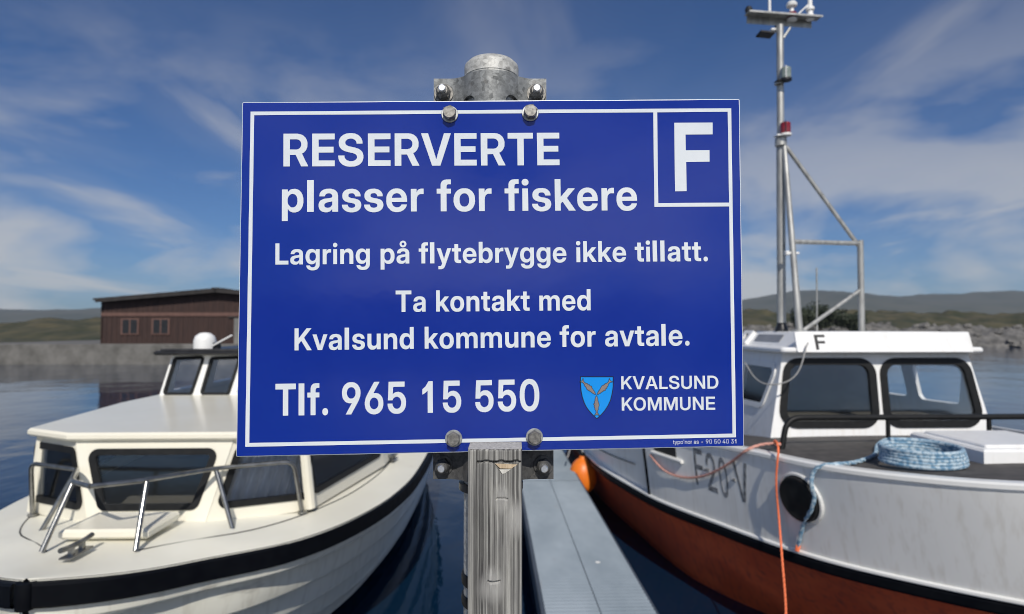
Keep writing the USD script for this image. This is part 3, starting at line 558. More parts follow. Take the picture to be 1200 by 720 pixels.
# interior floor and curtains seen through the panes
obj('cabin_floor', prism(Polygon([(-.25, .86), (.25, .86), (.70, 1.10), (.90, 2.6), (-.90, 2.6), (-.70, 1.10)]), .01, .985), 'cabin_inside', LB)
def curtain(T, u0, u1, v0, v1, waves, depth, shear=0.0):
    u = np.linspace(0, 1, 90); v = np.linspace(0, 1, 8); P = []
    for a in u:
        for b in v:
            P.append((u0 + (u1 - u0) * a + shear * b, v0 + (v1 - v0) * b, -.06 - depth * (.5 + .5 * math.sin(a * waves * 2 * math.pi + .8 * math.sin(a * 9)) * (1 - .3 * b))))
    g = grid(np.array(P).reshape(90, 8, 3)); return place(g, T)
for t, a in ((wins[0][0], (.07, .47, .06, .37, 7, .05, .10)), (wins[1][0], (.03, .50, .06, .37, 6, .05, .05)), (wins[1][0], (.75, 1.06, .06, .37, 6, .03, 0))):
    obj('curtain', curtain(t, *a), 'curtain_cloth', LB, smooth=True)
# wheelhouse behind the front cabin
wz0, wz1 = 1.40, 1.735
obj('wheelhouse', cat_((lambda ws: [w[0] for w in ws])(
    [wall((-.93, 2.66, wz0), (.93, 2.66, wz0), (-.86, 2.72, wz1), (.86, 2.72, wz1), [rnd(Polygon([(a, .022), (a + .215, .018), (a + .285, .318), (a + .055, .308)]), .02) for a in (.04, .335, .63, .925, 1.22, 1.51)])] +
    [wall((.93, 2.66, wz0), (.95, 4.3, wz0), (.86, 2.72, wz1), (.87, 4.25, wz1), [rnd(sbox(.12, .04, .7, .29), .03), rnd(sbox(.85, .04, 1.45, .29), .03)])] +
    [wall((-.95, 4.3, wz0), (-.93, 2.66, wz0), (-.87, 4.25, wz1), (-.86, 2.72, wz1), [rnd(sbox(.15, .04, .75, .29), .03), rnd(sbox(.92, .04, 1.5, .29), .03)])] +
    [wall((.95, 4.3, wz0 - .4), (-.95, 4.3, wz0 - .4), (.87, 4.25, wz1), (-.87, 4.25, wz1), [])])), 'white_gelcoat', LB, smooth=25)
wh = stage.GetPrimAtPath(pathof(LB) + '/wheelhouse')
_, Tw, _ = wall((-.93, 2.66, wz0), (.93, 2.66, wz0), (-.86, 2.72, wz1), (.86, 2.72, wz1), [])
for a in (.04, .335, .63, .925, 1.22, 1.51): window(Tw, rnd(Polygon([(a, .022), (a + .215, .018), (a + .285, .318), (a + .055, .308)]), .02), wh, gw=.012)
_, Tw, _ = wall((.93, 2.66, wz0), (.95, 4.3, wz0), (.86, 2.72, wz1), (.87, 4.25, wz1), [])
for q in ((.12, .04, .7, .29), (.85, .04, 1.45, .29)): window(Tw, rnd(sbox(*q), .03), wh, gw=.014)
obj('wheelhouse_roof', roof(Polygon([(-.95, 2.60), (.95, 2.60), (.95, 4.4), (-.95, 4.4)]), wz1, .034), 'black_metal', LB, smooth=20, label='thin dark roof edge of the wheelhouse')
obj('rear_cabin_side', [bx((s * .93, 3.5, 1.16), (.05, 1.66, .47), .01) for s in (1, -1)] + [bx((0, 4.3, 1.16), (1.86, .05, .47), .01)], 'cream_gelcoat', LB)
# on the roof
def lloc(px, py, y): q = at(px, py, y) - np.array([-1.83, 2.35, 0]); a = math.radians(1.9); return np.array([q[0] * math.cos(a) + q[1] * math.sin(a), -q[0] * math.sin(a) + q[1] * math.cos(a), q[2]])
c = lloc(254, 410, 5.15); obj('searchlight', [lathe([(0, -.035), (.03, -.03), (.034, .0), (.03, .03), (0, .034)], 20, loc=(c[0], c[1], c[2] + .03)), lathe([(.014, -.05), (.014, .01)], 12, loc=(c[0], c[1], c[2] + .01)), lathe([(.0, -.055), (.03, -.055), (.03, -.045), (0, -.045)], 16, loc=(c[0], c[1], c[2] + .01))], 'black_metal', LB, smooth=35)
a0, a1 = lloc(249, 405.5, 5.1), lloc(272, 393, 5.1); obj('stick_aerial', tube([a0, a1], .007, 8), 'white_plastic', LB, smooth=40, label='short white stick aerial lying over the wheelhouse roof')  # slanting stick aerial over the roof edge
c = lloc(240, 412, 5.3); obj('roof_dome', lathe([(0, .15), (.04, .145), (.075, .12), (.09, .08), (.09, .0), (0, 0)][::-1], 28, loc=(c[0], c[1], 1.765)), 'white_plastic', LB, smooth=40)
obj('roof_rail', tube(bend([(-.9, 2.62, 1.775), (.9, 2.62, 1.775)], .01), .011, 8), 'black_metal', LB, smooth=40)
# bow rail: bent tube with raked legs
legs = [((.478, .721, .93), (.345, .80, 1.232)), ((.718, 1.02, .935), (.690, .955, 1.232))]
pr = []
for s in (1, -1):
    pts = [(s * .718, 1.02, .93), (s * .688, .955, 1.236), (s * .345, .80, 1.236), (s * .15, .47, 1.255), (0, .36, 1.26)]
    pr.append(tube(bend(pts, .05), .0115, 12))
rl = obj('bow_rail', pr, 'rail_steel', LB, smooth=40)
for s in (1, -1):
    obj('rail_leg', [tube([(s * .478, .721, .92), (s * .345, .80, 1.236)], .0115, 12), lathe([(.011, .014), (.024, .012), (.024, 0)][::-1], 20, loc=(s * .478, .721, .937))], 'rail_steel', rl, smooth=40)
    obj('rail_foot', lathe([(.011, .014), (.024, .012), (.024, 0)][::-1], 20, loc=(s * .718, 1.02, .941)), 'rail_steel', rl, smooth=40)
    obj('rail_leg', tube([(s * .2, .36, .98), (s * .165, .5, 1.252)], .0115, 12), 'rail_steel', rl, smooth=40)
def cleat(c, L=.16, yaw=0):
    T = np.eye(4); T[:3, :3] = rotm((0, 0, 1), yaw)[:3, :3]; T[:3, 3] = c
    return place(cat_([tube(bend([(-L / 2, 0, .046), (-L / 4, 0, .04), (L / 4, 0, .04), (L / 2, 0, .046)], .03), .011, 10), bx((-L / 6, 0, .02), (.022, .022, .04), .004), bx((L / 6, 0, .02), (.022, .022, .04), .004), bx((0, 0, .003), (L * .75, .05, .008), .002)]), T)
obj('cleat', cleat((.99, 2.40, .938), .17, 82), 'rail_steel', LB, smooth=35)
obj('cleat', cleat((0, .28, 1.0), .2, 90), 'rail_steel', LB, smooth=35)
obj('deck_hatch', [roof(Polygon([(-.2, .46), (.2, .46), (.2, .74), (-.2, .74)]), .995, .045)], 'cream_gelcoat', LB, smooth=20)

# ---- the red and white fishing boat on the right
RB = thing('fishing_boat', 'white and rust red fishing boat with wheelhouse and aluminium mast right of the sign', 'boat', (2.78, 2.2, 0), 1.9)
def rloc(px, py, y): q = at(px, py, y) - np.array([2.78, 2.2, 0]); a = math.radians(1.9); return np.array([q[0] * math.cos(a) + q[1] * math.sin(a), -q[0] * math.sin(a) + q[1] * math.cos(a), q[2]])
Rsheer = PchipInterpolator([0, .6, 1.1, 1.75, 2.3, 2.95, 4.2, 9], [1.36, 1.25, 1.205, 1.175, 1.13, 1.055, 1.0, 1.0])
Rstr = PchipInterpolator([0, .5, 1.3, 2.0, 2.95, 4.2, 9], [.80, .73, .645, .60, .555, .55, .55])
RH = Hull([([(0, .012), (.12, .24), (.3, .48), (.6, .76), (1.1, 1.06), (1.75, 1.265), (2.3, 1.42), (2.95, 1.61), (4.2, 1.815), (6, 1.87), (8.6, 1.72)], Rsheer),
           ([(0, .006), (.15, .14), (.4, .40), (.8, .72), (1.29, 1.02), (1.98, 1.27), (2.947, 1.55), (4.217, 1.766), (6, 1.83), (8.6, 1.66)], Rstr),
           ([(0, .004), (.6, .02), (1.2, .30), (1.6, .61), (2.18, 1.03), (2.40, 1.16), (2.78, 1.315), (3.655, 1.45), (5.44, 1.63), (8.6, 1.5)], .0),
           ([(0, .004), (1.0, .01), (2.2, .45), (3.5, .9), (5.4, 1.1), (8.6, .9)], -.5)], 8.6)
rys = np.r_[0, .03, .08, np.linspace(.15, 3.2, 50), np.linspace(3.35, 8.6, 36)]
def hull_band(H, ys, z0, z1, n, off=0.0):
    out = []
    for side in (1, -1):
        g = grid(np.array([[H.point(side, y, z, off) if off else np.array([side * H.at(y, z), y, z]) for z in np.linspace(z0(y), z1(y), n)] for y in ys])); out.append(g if side < 0 else flip(g))
    return out
obj('upper_hull', hull_band(RH, rys, lambda y: float(Rsheer(y)), lambda y: float(Rstr(y)), 10) + [place(prism(Polygon([(-1.66, .55), (1.66, .55), (1.72, 1.0), (-1.72, 1.0)]), .03), frame((0, 8.61, 0), (1, 0, 0), (0, 0, 1)))], 'white_hull_paint', RB, smooth=40)
obj('lower_hull', hull_band(RH, rys, lambda y: float(Rstr(y)), lambda y: -.02, 8) + [place(prism(Polygon([(-1.66, .549), (1.66, .549), (1.5, 0), (-1.5, 0)]), .03), frame((0, 8.61, 0), (1, 0, 0), (0, 0, 1)))], 'red_hull_paint', RB, smooth=40, label='rust red lower hull')
obj('boat_bottom', hull_band(RH, rys, lambda y: -.02, lambda y: -.5, 5), 'antifouling', RB, smooth=40)
# the thicker bow plating that starts with a step, and its edges
pys = np.r_[np.linspace(.02, 2.86, 60)]
def plating(side):
    rows = []
    for y in pys:
        zt, zl = float(Rsheer(y)) + .004, Rstr(y) + .05; f = min(1, y / .2)
        rows.append([RH.point(side, y, zl, .001)] + [RH.point(side, y, z, .034 * f) for z in np.linspace(zl, zt, 10)])
    g = grid(np.array(rows)); g = g if side > 0 else flip(g)
    y = pys[-1]; e = grid(np.array([[RH.point(side, y, z, o) for z in np.linspace(Rstr(y) + .05, float(Rsheer(y)) + .004, 8)] for o in (.034, -.002)]))
    return [g, e]
pl = obj('bow_plating', plating(-1) + plating(1), 'white_hull_paint', RB, smooth=35)
obj('step_shade', [tube([RH.point(-1, 2.885, z, .026) for z in np.linspace(Rstr(2.87) + .03, float(Rsheer(2.87)), 8)], .017, 10)], 'dark_rubber', pl, smooth=40)  # dark tube standing in for the shaded edge of the plating step
obj('fender_strip', [ribbon(RH, s, rys[1:], lambda y: float(Rstr(y)), .052, .062, .004) for s in (1, -1)], 'dark_rubber', RB, smooth=30)
obj('ledge_highlight', [ribbon(RH, s, rys[2:], lambda y: Rstr(y) + .043, .046, .022, .003) for s in (1, -1)], 'white_gelcoat', RB, smooth=30)  # added white strip standing in for the sunlit ledge above the fender
obj('gunwale', [ribbon(RH, s, rys, lambda y: float(Rsheer(y)) + .012, .044, .036, .0) for s in (1, -1)], 'white_gelcoat', RB, smooth=30)
def rdeck(y0, y1, dz, inset=.012, n=17):
    P = []
    for y in np.r_[rys[(rys >= y0) & (rys <= y1)]]:
        b = max(RH.at(y, float(Rsheer(y))) - inset, .004); u = np.linspace(-1, 1, n); P.append(np.stack([b * u, np.full(n, y), float(Rsheer(y)) + dz + .035 * (1 - u ** 2)], -1))
    g = grid(np.array(P)); return g if g.face_normals[:, 2].mean() > 0 else flip(g)
obj('foredeck', rdeck(0, 3.2, .006), 'foredeck_paint', RB, smooth=40, label='dark worn foredeck')
obj('aft_deck', rdeck(3.1, 8.6, -.25), 'foredeck_paint', RB, smooth=40)
# wheelhouse
Wb, Wt, Wz = 1.10, None, 1.775
Yf, Yb = 2.30, 5.1
fw_ = wall((-.845, Yf, Wb), (.845, Yf, Wb), (-.70, Yf + .075, Wz), (.70, Yf + .075, Wz), [])
_L = lambda T, q: (np.linalg.inv(T) @ np.r_[q, 1])[:2]
Tf = fw_[1]
wh1 = rnd(Polygon([(.115, .165), (.79, .165), (.79, .595), (.185, .595)]), .085); wh2 = shapely.affinity.scale(wh1, -1, 1, origin=(.845, 0))
sf = wall((-.845, Yb, Wb), (-.845, Yf, Wb), (-.70, Yb, Wz), (-.70, Yf + .075, Wz), []); Ts = sf[1]
Ls = Yb - Yf
sw1 = rnd(Polygon([(Ls - .685, .265), (Ls - .245, .275), (Ls - .13, .575), (Ls - .685, .575)]), .05); sw2 = rnd(sbox(.35, .27, 1.0, .575), .05); sw3 = rnd(sbox(1.2, .27, Ls - .83, .575), .05)
whm = [wall((-.845, Yf, Wb), (.845, Yf, Wb), (-.70, Yf + .075, Wz), (.70, Yf + .075, Wz), [wh1, wh2])[0], wall((-.845, Yb, Wb), (-.845, Yf, Wb), (-.70, Yb, Wz), (-.70, Yf + .075, Wz), [sw1, sw2, sw3])[0]]
whm.append(mirror(whm[1])); whm.append(wall((.845, Yb, Wb - .3), (-.845, Yb, Wb - .3), (.70, Yb, Wz), (-.70, Yb, Wz), [])[0])
hw = obj('wheelhouse', whm, 'white_cabin_paint', RB, smooth=25)
for h in (wh1, wh2): window(Tf, h, hw, gw=.040, proud=.012, name='windscreen')
for h in (sw1, sw2, sw3): window(Ts, h, hw, gasket='white_plastic', gw=.030, proud=.010)
obj('wheelhouse_floor', bx((0, (Yf + Yb) / 2, 1.02), (1.5, Yb - Yf - .2, .02)), 'cabin_inside', RB)
obj('inner_bulkhead', bx((.0, Yf + 1.15, 1.42), (1.36, .02, .70)), 'cabin_inside', RB)
obj('inner_dash', bx((.0, Yf + .45, 1.19), (1.3, .35, .16), .02), 'cabin_inside', RB)
obj('wheelhouse_roof', roof(Polygon([(-.755, Yf - .03), (.755, Yf - .03), (.755, Yb + .1), (-.755, Yb + .1)]).buffer(-.04).buffer(.04), Wz - .004, .04), 'white_cabin_paint', RB, smooth=25)
zt0, zt1 = Wz + .030, Wz + .150
rb0 = [(-.64, Yf + .06), (.64, Yf + .06), (.64, Yf + .98), (-.64, Yf + .98)]; rb1 = [(-.545, Yf + .13), (.545, Yf + .13), (.545, Yf + .88), (-.545, Yf + .88)]
rbx = obj('roof_box', trimesh.convex.convex_hull(np.array([(*q, zt0) for q in rb0] + [(*q, zt1 - .006) for q in rb1] + [(q[0] * .985, q[1] + (.008 if q[1] < Yf + .5 else -.008), zt1) for q in rb1])), 'white_cabin_paint', RB)
Tb = frame((-.64, Yf + .98, zt0), (0, -1, 0), (.095, 0, zt1 - zt0))
obj('roof_box_panel', place(prism(rnd(sbox(.20, .050, .66, .118), .012), .005, -.001), Tb), 'grey_panel', rbx)
vh = obj('vent_housing', [place(prism(rnd(sbox(-.06, .002, .125, .138), .012).difference(rnd(sbox(.01, .045, .075, .108), .008)), .05, -.02), Tb)], 'white_plastic', rbx)
obj('vent_opening', place(prism(rnd(sbox(.006, .040, .079, .112), .008), .01, .004), Tb), 'black_metal', vh)
# name board with its one visible letter on the front of the roof box
Tn = frame((-.60, Yf - .036, Wz + .004), (1, 0, 0), (0, .045, .14))
nb = obj('name_board', place(prism(rnd(sbox(-.05, -.004, 1.25, .148), .01), .014), Tn), 'white_cabin_paint', RB)
ft, fwid = text_poly('F', 650)
obj('board_letter', place(prism(shapely.affinity.affine_transform(ft, [.112, 0, 0, .112, .088, .014]), .0035, .0135), Tn), 'letter_black', nb, label='black letter F on the white board')
# black tubular hoop in front of the wheelhouse
obj('foredeck_rail', [tube(bend([(-1.03, 1.72, 1.19), (-.985, 1.74, 1.385), (.985, 1.74, 1.385), (1.03, 1.72, 1.19)], .09, 8), .0185, 14), tube([(-.33, 1.745, 1.21), (-.33, 1.745, 1.38)], .014, 10), tube([(.33, 1.745, 1.21), (.33, 1.745, 1.38)], .014, 10)], 'black_rubber', RB, smooth=40, label='black tubular rail across the foredeck')
# fairlead opening in the bulwark near the step
fy = 2.56
def patch(y0, y1, z0, z1, off, th, n=10):
    ys = np.linspace(y0, y1, n); ms = []
    o = np.array([[RH.point(-1, y, z, off + th) for z in np.linspace(z0, z1, 4)] for y in ys]); g = grid(o); ms.append(g)
    i = np.array([[RH.point(-1, y, z, off) for z in np.linspace(z0, z1, 4)] for y in ys])
    for a, b in ((o[:, 0], i[:, 0]), (i[:, -1], o[:, -1])): ms.append(grid(np.stack([a, b], 1)))
    for a, b in ((o[0], i[0]), (o[-1], i[-1])): ms.append(grid(np.stack([b, a], 1)))
    return ms
fl = obj('fairlead', patch(2.44, 2.72, 1.0, 1.07, .034, .004), 'black_metal', RB, smooth=20)
obj('fairlead_lip', [tube([RH.point(-1, y, .985, .045) for y in np.linspace(2.36, 2.74, 12)], .014, 8)], 'white_gelcoat', fl, smooth=40)
def hit(px, py, off=.034):
    lo, hi = 2.6, 9.0
    f = lambda y: (lambda q: -q[0] - RH.at(q[1], q[2]) - off)(rloc(px, py, y))
    ys_ = np.linspace(lo, hi, 400); fv = [f(y) for y in ys_]
    for i in range(len(ys_) - 1):
        if fv[i] > 0 >= fv[i + 1] or fv[i] <= 0 < fv[i + 1]: return rloc(px, py, ys_[i])
    return rloc(px, py, 4.2)
# registration letters following the bow plating
def hull_text(txt, y0, y1, z0, cap, off):
    p, w = text_poly(txt, 520); dirn = np.sign(y1 - y0)
    m = m3.Manifold.extrude(m3.CrossSection([np.array(r.coords)[:-1] for g in getattr(p, 'geoms', [p]) for r in [g.exterior, *g.interiors]], m3.FillRule.EvenOdd), .02).refine_to_length(.12)
    v, f, _ = meshkit.arrays(m); q = np.array([RH.point(-1, y0 + (y1 - y0) * a / w, z0 + cap * b, off + (.0012 if c > .01 else -.002)) for a, b, c in v]); t = trimesh.Trimesh(q, f, process=False)
    return t if t.volume > 0 else flip(t)
for txt, xa, xb, yb_ in (('F', 814, 824.5, 567), ('2', 828.5, 839, 574), ('0', 843, 854, 580), ('V', 861.5, 879.5, 586)):
    qa, qb = hit(xa, yb_), hit(xb, yb_ + 3)
    obj('hull_letter', hull_text(txt, qa[1], qb[1], (qa[2] + qb[2]) / 2, .255, .034), 'letter_grey', pl)
for px, py in ((827, 549.5), (858.5, 561)):
    qa, qb = hit(px - 2, py), hit(px + 2, py + .6)
    obj('hull_letter', tube([RH.point(-1, qa[1], qa[2], .036), RH.point(-1, (qa[1] + qb[1]) / 2, (qa[2] + qb[2]) / 2, .036), RH.point(-1, qb[1], qb[2], .036)], .011, 8), 'letter_grey', pl, smooth=40)
# round black port with a pale rim
_pc = hit(936, 582); pc_y, pc_z = _pc[1], _pc[2]
def disc(r0, r1, o0, o1, n=40):
    c = RH.point(-1, pc_y, pc_z, .034); nn = RH.normal(-1, pc_y, pc_z); T = frame(c, np.cross((0, 0, 1), nn), np.cross(nn, np.cross((0, 0, 1), nn))); return T
Tp = disc(0, 0, 0, 0)
obj('round_port', place(lathe([(0, .030), (.03, .0305), (.05, .026), (.095, .026), (.114, .032), (.123, .030), (.128, .0), (.128, -.05)][::-1], 48), Tp), 'black_rubber', RB, smooth=30)
obj('port_rim', place(lathe([(.128, -.05), (.147, -.05), (.147, .004), (.143, .011), (.134, .013), (.1285, .008), (.1282, -.05)][::-1], 48), Tp), 'rim_grey', RB, smooth=30)
obj('mooring_bollard', [lathe([(0, .20), (.045, .198), (.05, .18), (.04, .165), (.04, 0)][::-1], 24, loc=(.12, .75, 1.27)), tube([(-.03, .75, 1.41), (.27, .75, 1.41)], .018, 12)], 'galvanized_grey', RB, smooth=40)
# mast
mb, mt_ = rloc(916, 390, 5.0), rloc(914, 30, 5.0)
mast = obj('mast', [tube([mb, mb + (mt_ - mb) * .62], .034, 16), tube([mb + (mt_ - mb) * .60, mt_], .028, 16)], 'mast_aluminium', RB, smooth=40)
obj('mast_foot', [lathe([(0, 0), (.05, 0), (.05, .02), (.038, .05), (.036, .07)], 20, loc=(mb[0], mb[1], zt1))], 'black_metal', mast, smooth=30)
q1, q2 = rloc(918.5, 166, 4.97), rloc(937, 390, 4.78); obj('mast_leg', tube([q1, q1 * .5 + q2 * .5, q2], [.020, .024, .027], 14), 'mast_aluminium', mast, smooth=40)
q3, q4_ = rloc(921, 172, 5.0), rloc(1006, 288, 5.0); obj('mast_stay', tube([q3, q4_], .017, 12), 'mast_aluminium', mast, smooth=40)
q5, q6 = rloc(929, 283.5, 4.87), rloc(1008, 285.5, 5.0); obj('mast_crossbar', tube([q5, q6], .019, 12), 'mast_aluminium', mast, smooth=40)
q7 = rloc(1010, 392, 5.0); obj('mast_leg', tube([rloc(1008, 282, 5.0), q7], .024, 12), 'mast_aluminium', mast, smooth=40)
obj('mast_brace', tube([rloc(939, 389, 4.80), rloc(1008, 340, 5.0)], .015, 12), 'mast_aluminium', mast, smooth=40)
obj('leg_foot', [lathe([(0, 0), (.055, 0), (.055, .014), (.03, .022)], 16, loc=(q2[0], q2[1], zt1 - .004))], 'mast_aluminium', mast, smooth=30)
# crosstree: an angled plate across the top
cl_, cr_ = rloc(873.5, 22.5, 5.02), rloc(955.5, 28.5, 5.08); dxy = (cr_ - cl_); ex = dxy / np.linalg.norm(dxy)
Tc = frame(cl_, ex, (0, 0, 1)); Lc = np.linalg.norm(dxy)
ctree = obj('crosstree', [place(bx((Lc / 2, .028, .045), (Lc + .02, .005, .095), .001), Tc), place(bx((Lc / 2 - .012, -.006, 0), (Lc - .045, .062, .005), .001), Tc), place(bx((Lc / 2, .022, .092), (Lc + .02, .016, .004), .001), Tc)], 'mast_aluminium', mast)
def onbar(px, py): q = rloc(px, py, 5.03); return q
def mark(name, prof, px, py, m, n=20, dz=0, par=None, label=None):
    q = onbar(px, py); return obj(name, lathe(prof, n, loc=(q[0], q[1], q[2] + dz)), m, par or ctree, smooth=35, label=label)
mark('horn', [(0, -.03), (.022, -.028), (.03, -.01), (.03, .012), (.018, .028), (0, .03)], 877.3, 12.0, 'black_metal'); mark('horn_stem', [(.008, -.06), (.008, 0)], 877.3, 13, 'black_metal', 10)
mark('aerial', [(.012, 0), (.012, .03), (.011, .05), (.0095, .6), (0, .6)], 902, 18, 'white_plastic', 12, label='white stick aerial left of the mast top')
lm = mark('lamp', [(0, 0), (.036, 0), (.036, .05), (.03, .055), (0, .055)], 928, 22.5, 'red_lamp', 24, label='red lamp on the crosstree')
mark('lamp_base', [(0, -.012), (.04, -.012), (.042, .0), (.0, .0)], 928, 22.5, 'white_plastic', 24, par=lm); mark('lamp_top', [(.0, .055), (.02, .055), (.016, .075), (.016, .10), (.040, .105), (.044, .125), (.030, .142), (0, .145)], 928, 22.5, 'white_plastic', 24, par=lm)
mark('aerial', [(0, 0), (.032, 0), (.030, .04), (.022, .05), (.022, .075), (.034, .08), (.034, .10), (.018, .115), (.018, .6), (0, .6)], 949.5, 23.5, 'white_plastic', 20, label='thick white aerial at the right end of the crosstree')
obj('thin_rod', tube([onbar(933, 19), onbar(948, 5)], .006, 8), 'white_plastic', ctree)
qf = onbar(897, 40.5); obj('floodlight', [bx(qf + (.0, 0, 0), (.125, .10, .022), .006, rotm((0, 1, 0), 5)), tube([qf + (.05, 0, .01), qf + (.09, 0, .04), qf + (.10, .02, .08)], .010, 8)], 'black_metal', ctree); obj('light_bracket', bx(qf + (.075, .0, .035), (.07, .05, .022), .006), 'white_plastic', ctree)
obj('strut', tube([onbar(918, 45), onbar(926, 33)], .010, 8), 'mast_aluminium', ctree)
def mlamp(px, py, m, base):
    q = rloc(px, py, 4.93); o = obj('lamp', lathe([(0, -.045), (.036, -.045), (.040, -.035), (.040, .035), (.034, .045), (0, .047)], 20, loc=q), m, mast, smooth=35)
    obj('lamp_base', [lathe([(0, -.062), (.045, -.062), (.045, -.046), (0, -.046)], 20, loc=q), bx(q + (-.035, .03, -.054), (.07, .07, .014), .003)], base, o, smooth=35)
    for a in range(3): obj('lamp_guard', tube([q + (.041 * math.cos(a * 2.1 - 2), .041 * math.sin(a * 2.1 - 2), z) for z in (-.05, .05)], .004, 6), 'black_metal' if m == 'red_lamp' else 'white_plastic', o)
    return o
mlamp(921, 86, 'green_lamp', 'black_metal'); mlamp(920.5, 150.5, 'red_lamp', 'white_plastic')
q = rloc(915, 167, 4.98); obj('mast_collar', lathe([(.030, -.035), (.046, -.03), (.046, .03), (.030, .035)], 18, loc=q), 'mast_aluminium', mast, smooth=30)
q = rloc(913, 98, 4.98); obj('mast_collar', lathe([(.028, -.012), (.036, -.01), (.036, .01), (.028, .012)], 18, loc=q), 'mast_aluminium', mast, smooth=30)
q = rloc(928, 297, 4.86); obj('small_lamp', [bx(q, (.11, .03, .018), .004), bx(q + (-.04, 0, .0), (.03, .04, .035), .006)], 'white_plastic', mast)
obj('whip_aerial', tube([rloc(957.5, 392, 4.9), rloc(957, 314, 4.9)], .006, 8), 'mast_aluminium', RB)

def world(B, q):
    o, a = ((2.78, 2.2, 0) if B is RB else (-1.83, 2.35, 0)), math.radians(1.9); return np.array([q[0] * math.cos(a) - q[1] * math.sin(a) + o[0], q[0] * math.sin(a) + q[1] * math.cos(a) + o[1], q[2]])
def hp_(y, z, off): return world(RB, RH.point(-1, y, z, off))
# ------------------------------------------------------------------ ropes
def rope(name, pts, r, m, label, n=90, strands=3):
    p = spline(pts, n); L = np.r_[0, np.cumsum(np.linalg.norm(np.diff(p, axis=0), axis=1))]; t = np.gradient(p, axis=0); t /= np.linalg.norm(t, axis=1, keepdims=True)
    u = np.cross(t, (.31, .2, .93)); u /= np.linalg.norm(u, axis=1, keepdims=True); w = np.cross(t, u); ms = []
    for k in range(strands):
        a = L / (r * 9) * 2 * math.pi / 2 + k * 2 * math.pi / strands; ms.append(tube(p + .52 * r * (np.cos(a)[:, None] * u + np.sin(a)[:, None] * w), r * .6, 7))
    return obj(name, ms, m, smooth=40, label=label, cat='rope')
def hw_(px, py, off=.05): return world(RB, hit(px, py, off))
rope('mooring_rope', [world(RB, (-1.00, 1.735, 1.225)), world(RB, (-1.10, 1.66, 1.245)), hw_(912, 529, .06), hw_(910, 552, .06), hw_(910.5, 582, .07), hw_(913, 610, .08), at(917, 660, 3.42), at(921, 718, 3.12), (1.0, 2.4, .58), (.85, 1.85, .46)], .0058, 'rope_orange', 'bright orange rope hanging down over the bow of the fishing boat', 200)
rope('hull_rope', [hw_(762, 533), hw_(768, 541), hw_(778, 551), hw_(793, 558), hw_(810, 560), hw_(830, 556), hw_(848, 547), hw_(864, 536), hw_(876, 527), world(RB, (-1.17, 1.66, 1.235)), world(RB, (-1.05, 1.69, 1.225))], .0078, 'rope_pink', 'thin faded red rope sagging along the white bow plating', 200)
rope('blue_rope', [world(RB, (-.345, 1.74, 1.245)), world(RB, (-.48, 1.62, 1.232)), world(RB, (-.66, 1.36, 1.232)), world(RB, (-.82, 1.21, 1.232)), world(RB, (-.95, 1.13, 1.232)), world(RB, (-1.06, 1.09, 1.236)), hw_(957, 549, .05), hw_(952, 557, .06), hw_(951, 568, .075), hw_(954, 582, .075), hw_(951, 597, .07), hw_(943, 612, .06), hw_(938, 628, .05), hw_(935.5, 640, .045)], .0105, 'rope_blue', 'blue and white rope hanging across the round black port', 160)
rope('rope_end', [hw_(935.5, 639, .05), hw_(935, 642, .052), hw_(934.5, 646, .055)], .012, 'rope_orange', 'short orange rope end at the bottom of the blue rope', 12)
rope('thin_line', [rloc_w for rloc_w in (at(872.5, 425, 4.82), at(884, 442, 4.6), at(905, 451, 4.42), at(928, 444, 4.36), at(940, 425, 4.36), at(947, 402, 4.42))], .005, 'rope_grey', 'thin grey line slung across the front corner of the wheelhouse', 80)

# ------------------------------------------------------------------ floating finger pier
JT = thing('finger_pier', 'narrow light grey floating pier with two long deck panels running out between the boats', 'pier', (0, 1.9, 0), 1.9)
zd = .45; xl, xr = .223, .810; xm = (xl + xr) / 2
def slab(x0, x1, y0, y1, zt):
    """deck panel with fine raised cross ribs"""
    n = int((y1 - y0) / .042); ys = np.linspace(y0, y1, n * 2 + 1); z = zt - .0085 * (np.arange(len(ys)) % 2); xs = np.array([x0, x0 + .004, x1 - .004, x1])
    P = np.zeros((len(ys), 4, 3)); P[..., 0] = xs; P[..., 1] = ys[:, None]; P[..., 2] = z[:, None]; P[:, [0, 3], 2] -= .004
    g = grid(P); g = g if g.face_normals[:, 2].mean() > 0 else flip(g)
    return [g, bx(((x0 + x1) / 2, (y0 + y1) / 2, zt - .028), (x1 - x0 - .002, y1 - y0, .04), .002)]
for y0, y1 in ((0, 4.19), (4.2, 8.4)):
    obj('deck_panel', slab(xl, xm - .0015, y0, y1, zd), 'pontoon_grey', JT); obj('deck_panel', slab(xm + .0015, xr, y0, y1, zd), 'pontoon_grey', JT)
for x in (xl - .006, xr + .006): obj('side_beam', bx((x, 4.2, .37), (.03, 8.4, .13), .006), 'pontoon_side', JT)
obj('fender_beam', bx((xr + .045, 5.6, .25), (.05, 5.6, .10), .012), 'pontoon_side', JT)
for y in (.9, 3.1, 5.3, 7.5): obj('float', bx((xm, y, .1), (.5, 1.2, .46), .05), 'float_grey', JT)
q = np.array([.62, 2.08, zd + .0]); obj('pale_stain', prism(Point(q[0], q[1]).buffer(.016), .0015, zd - .001), 'pale_mark', JT)

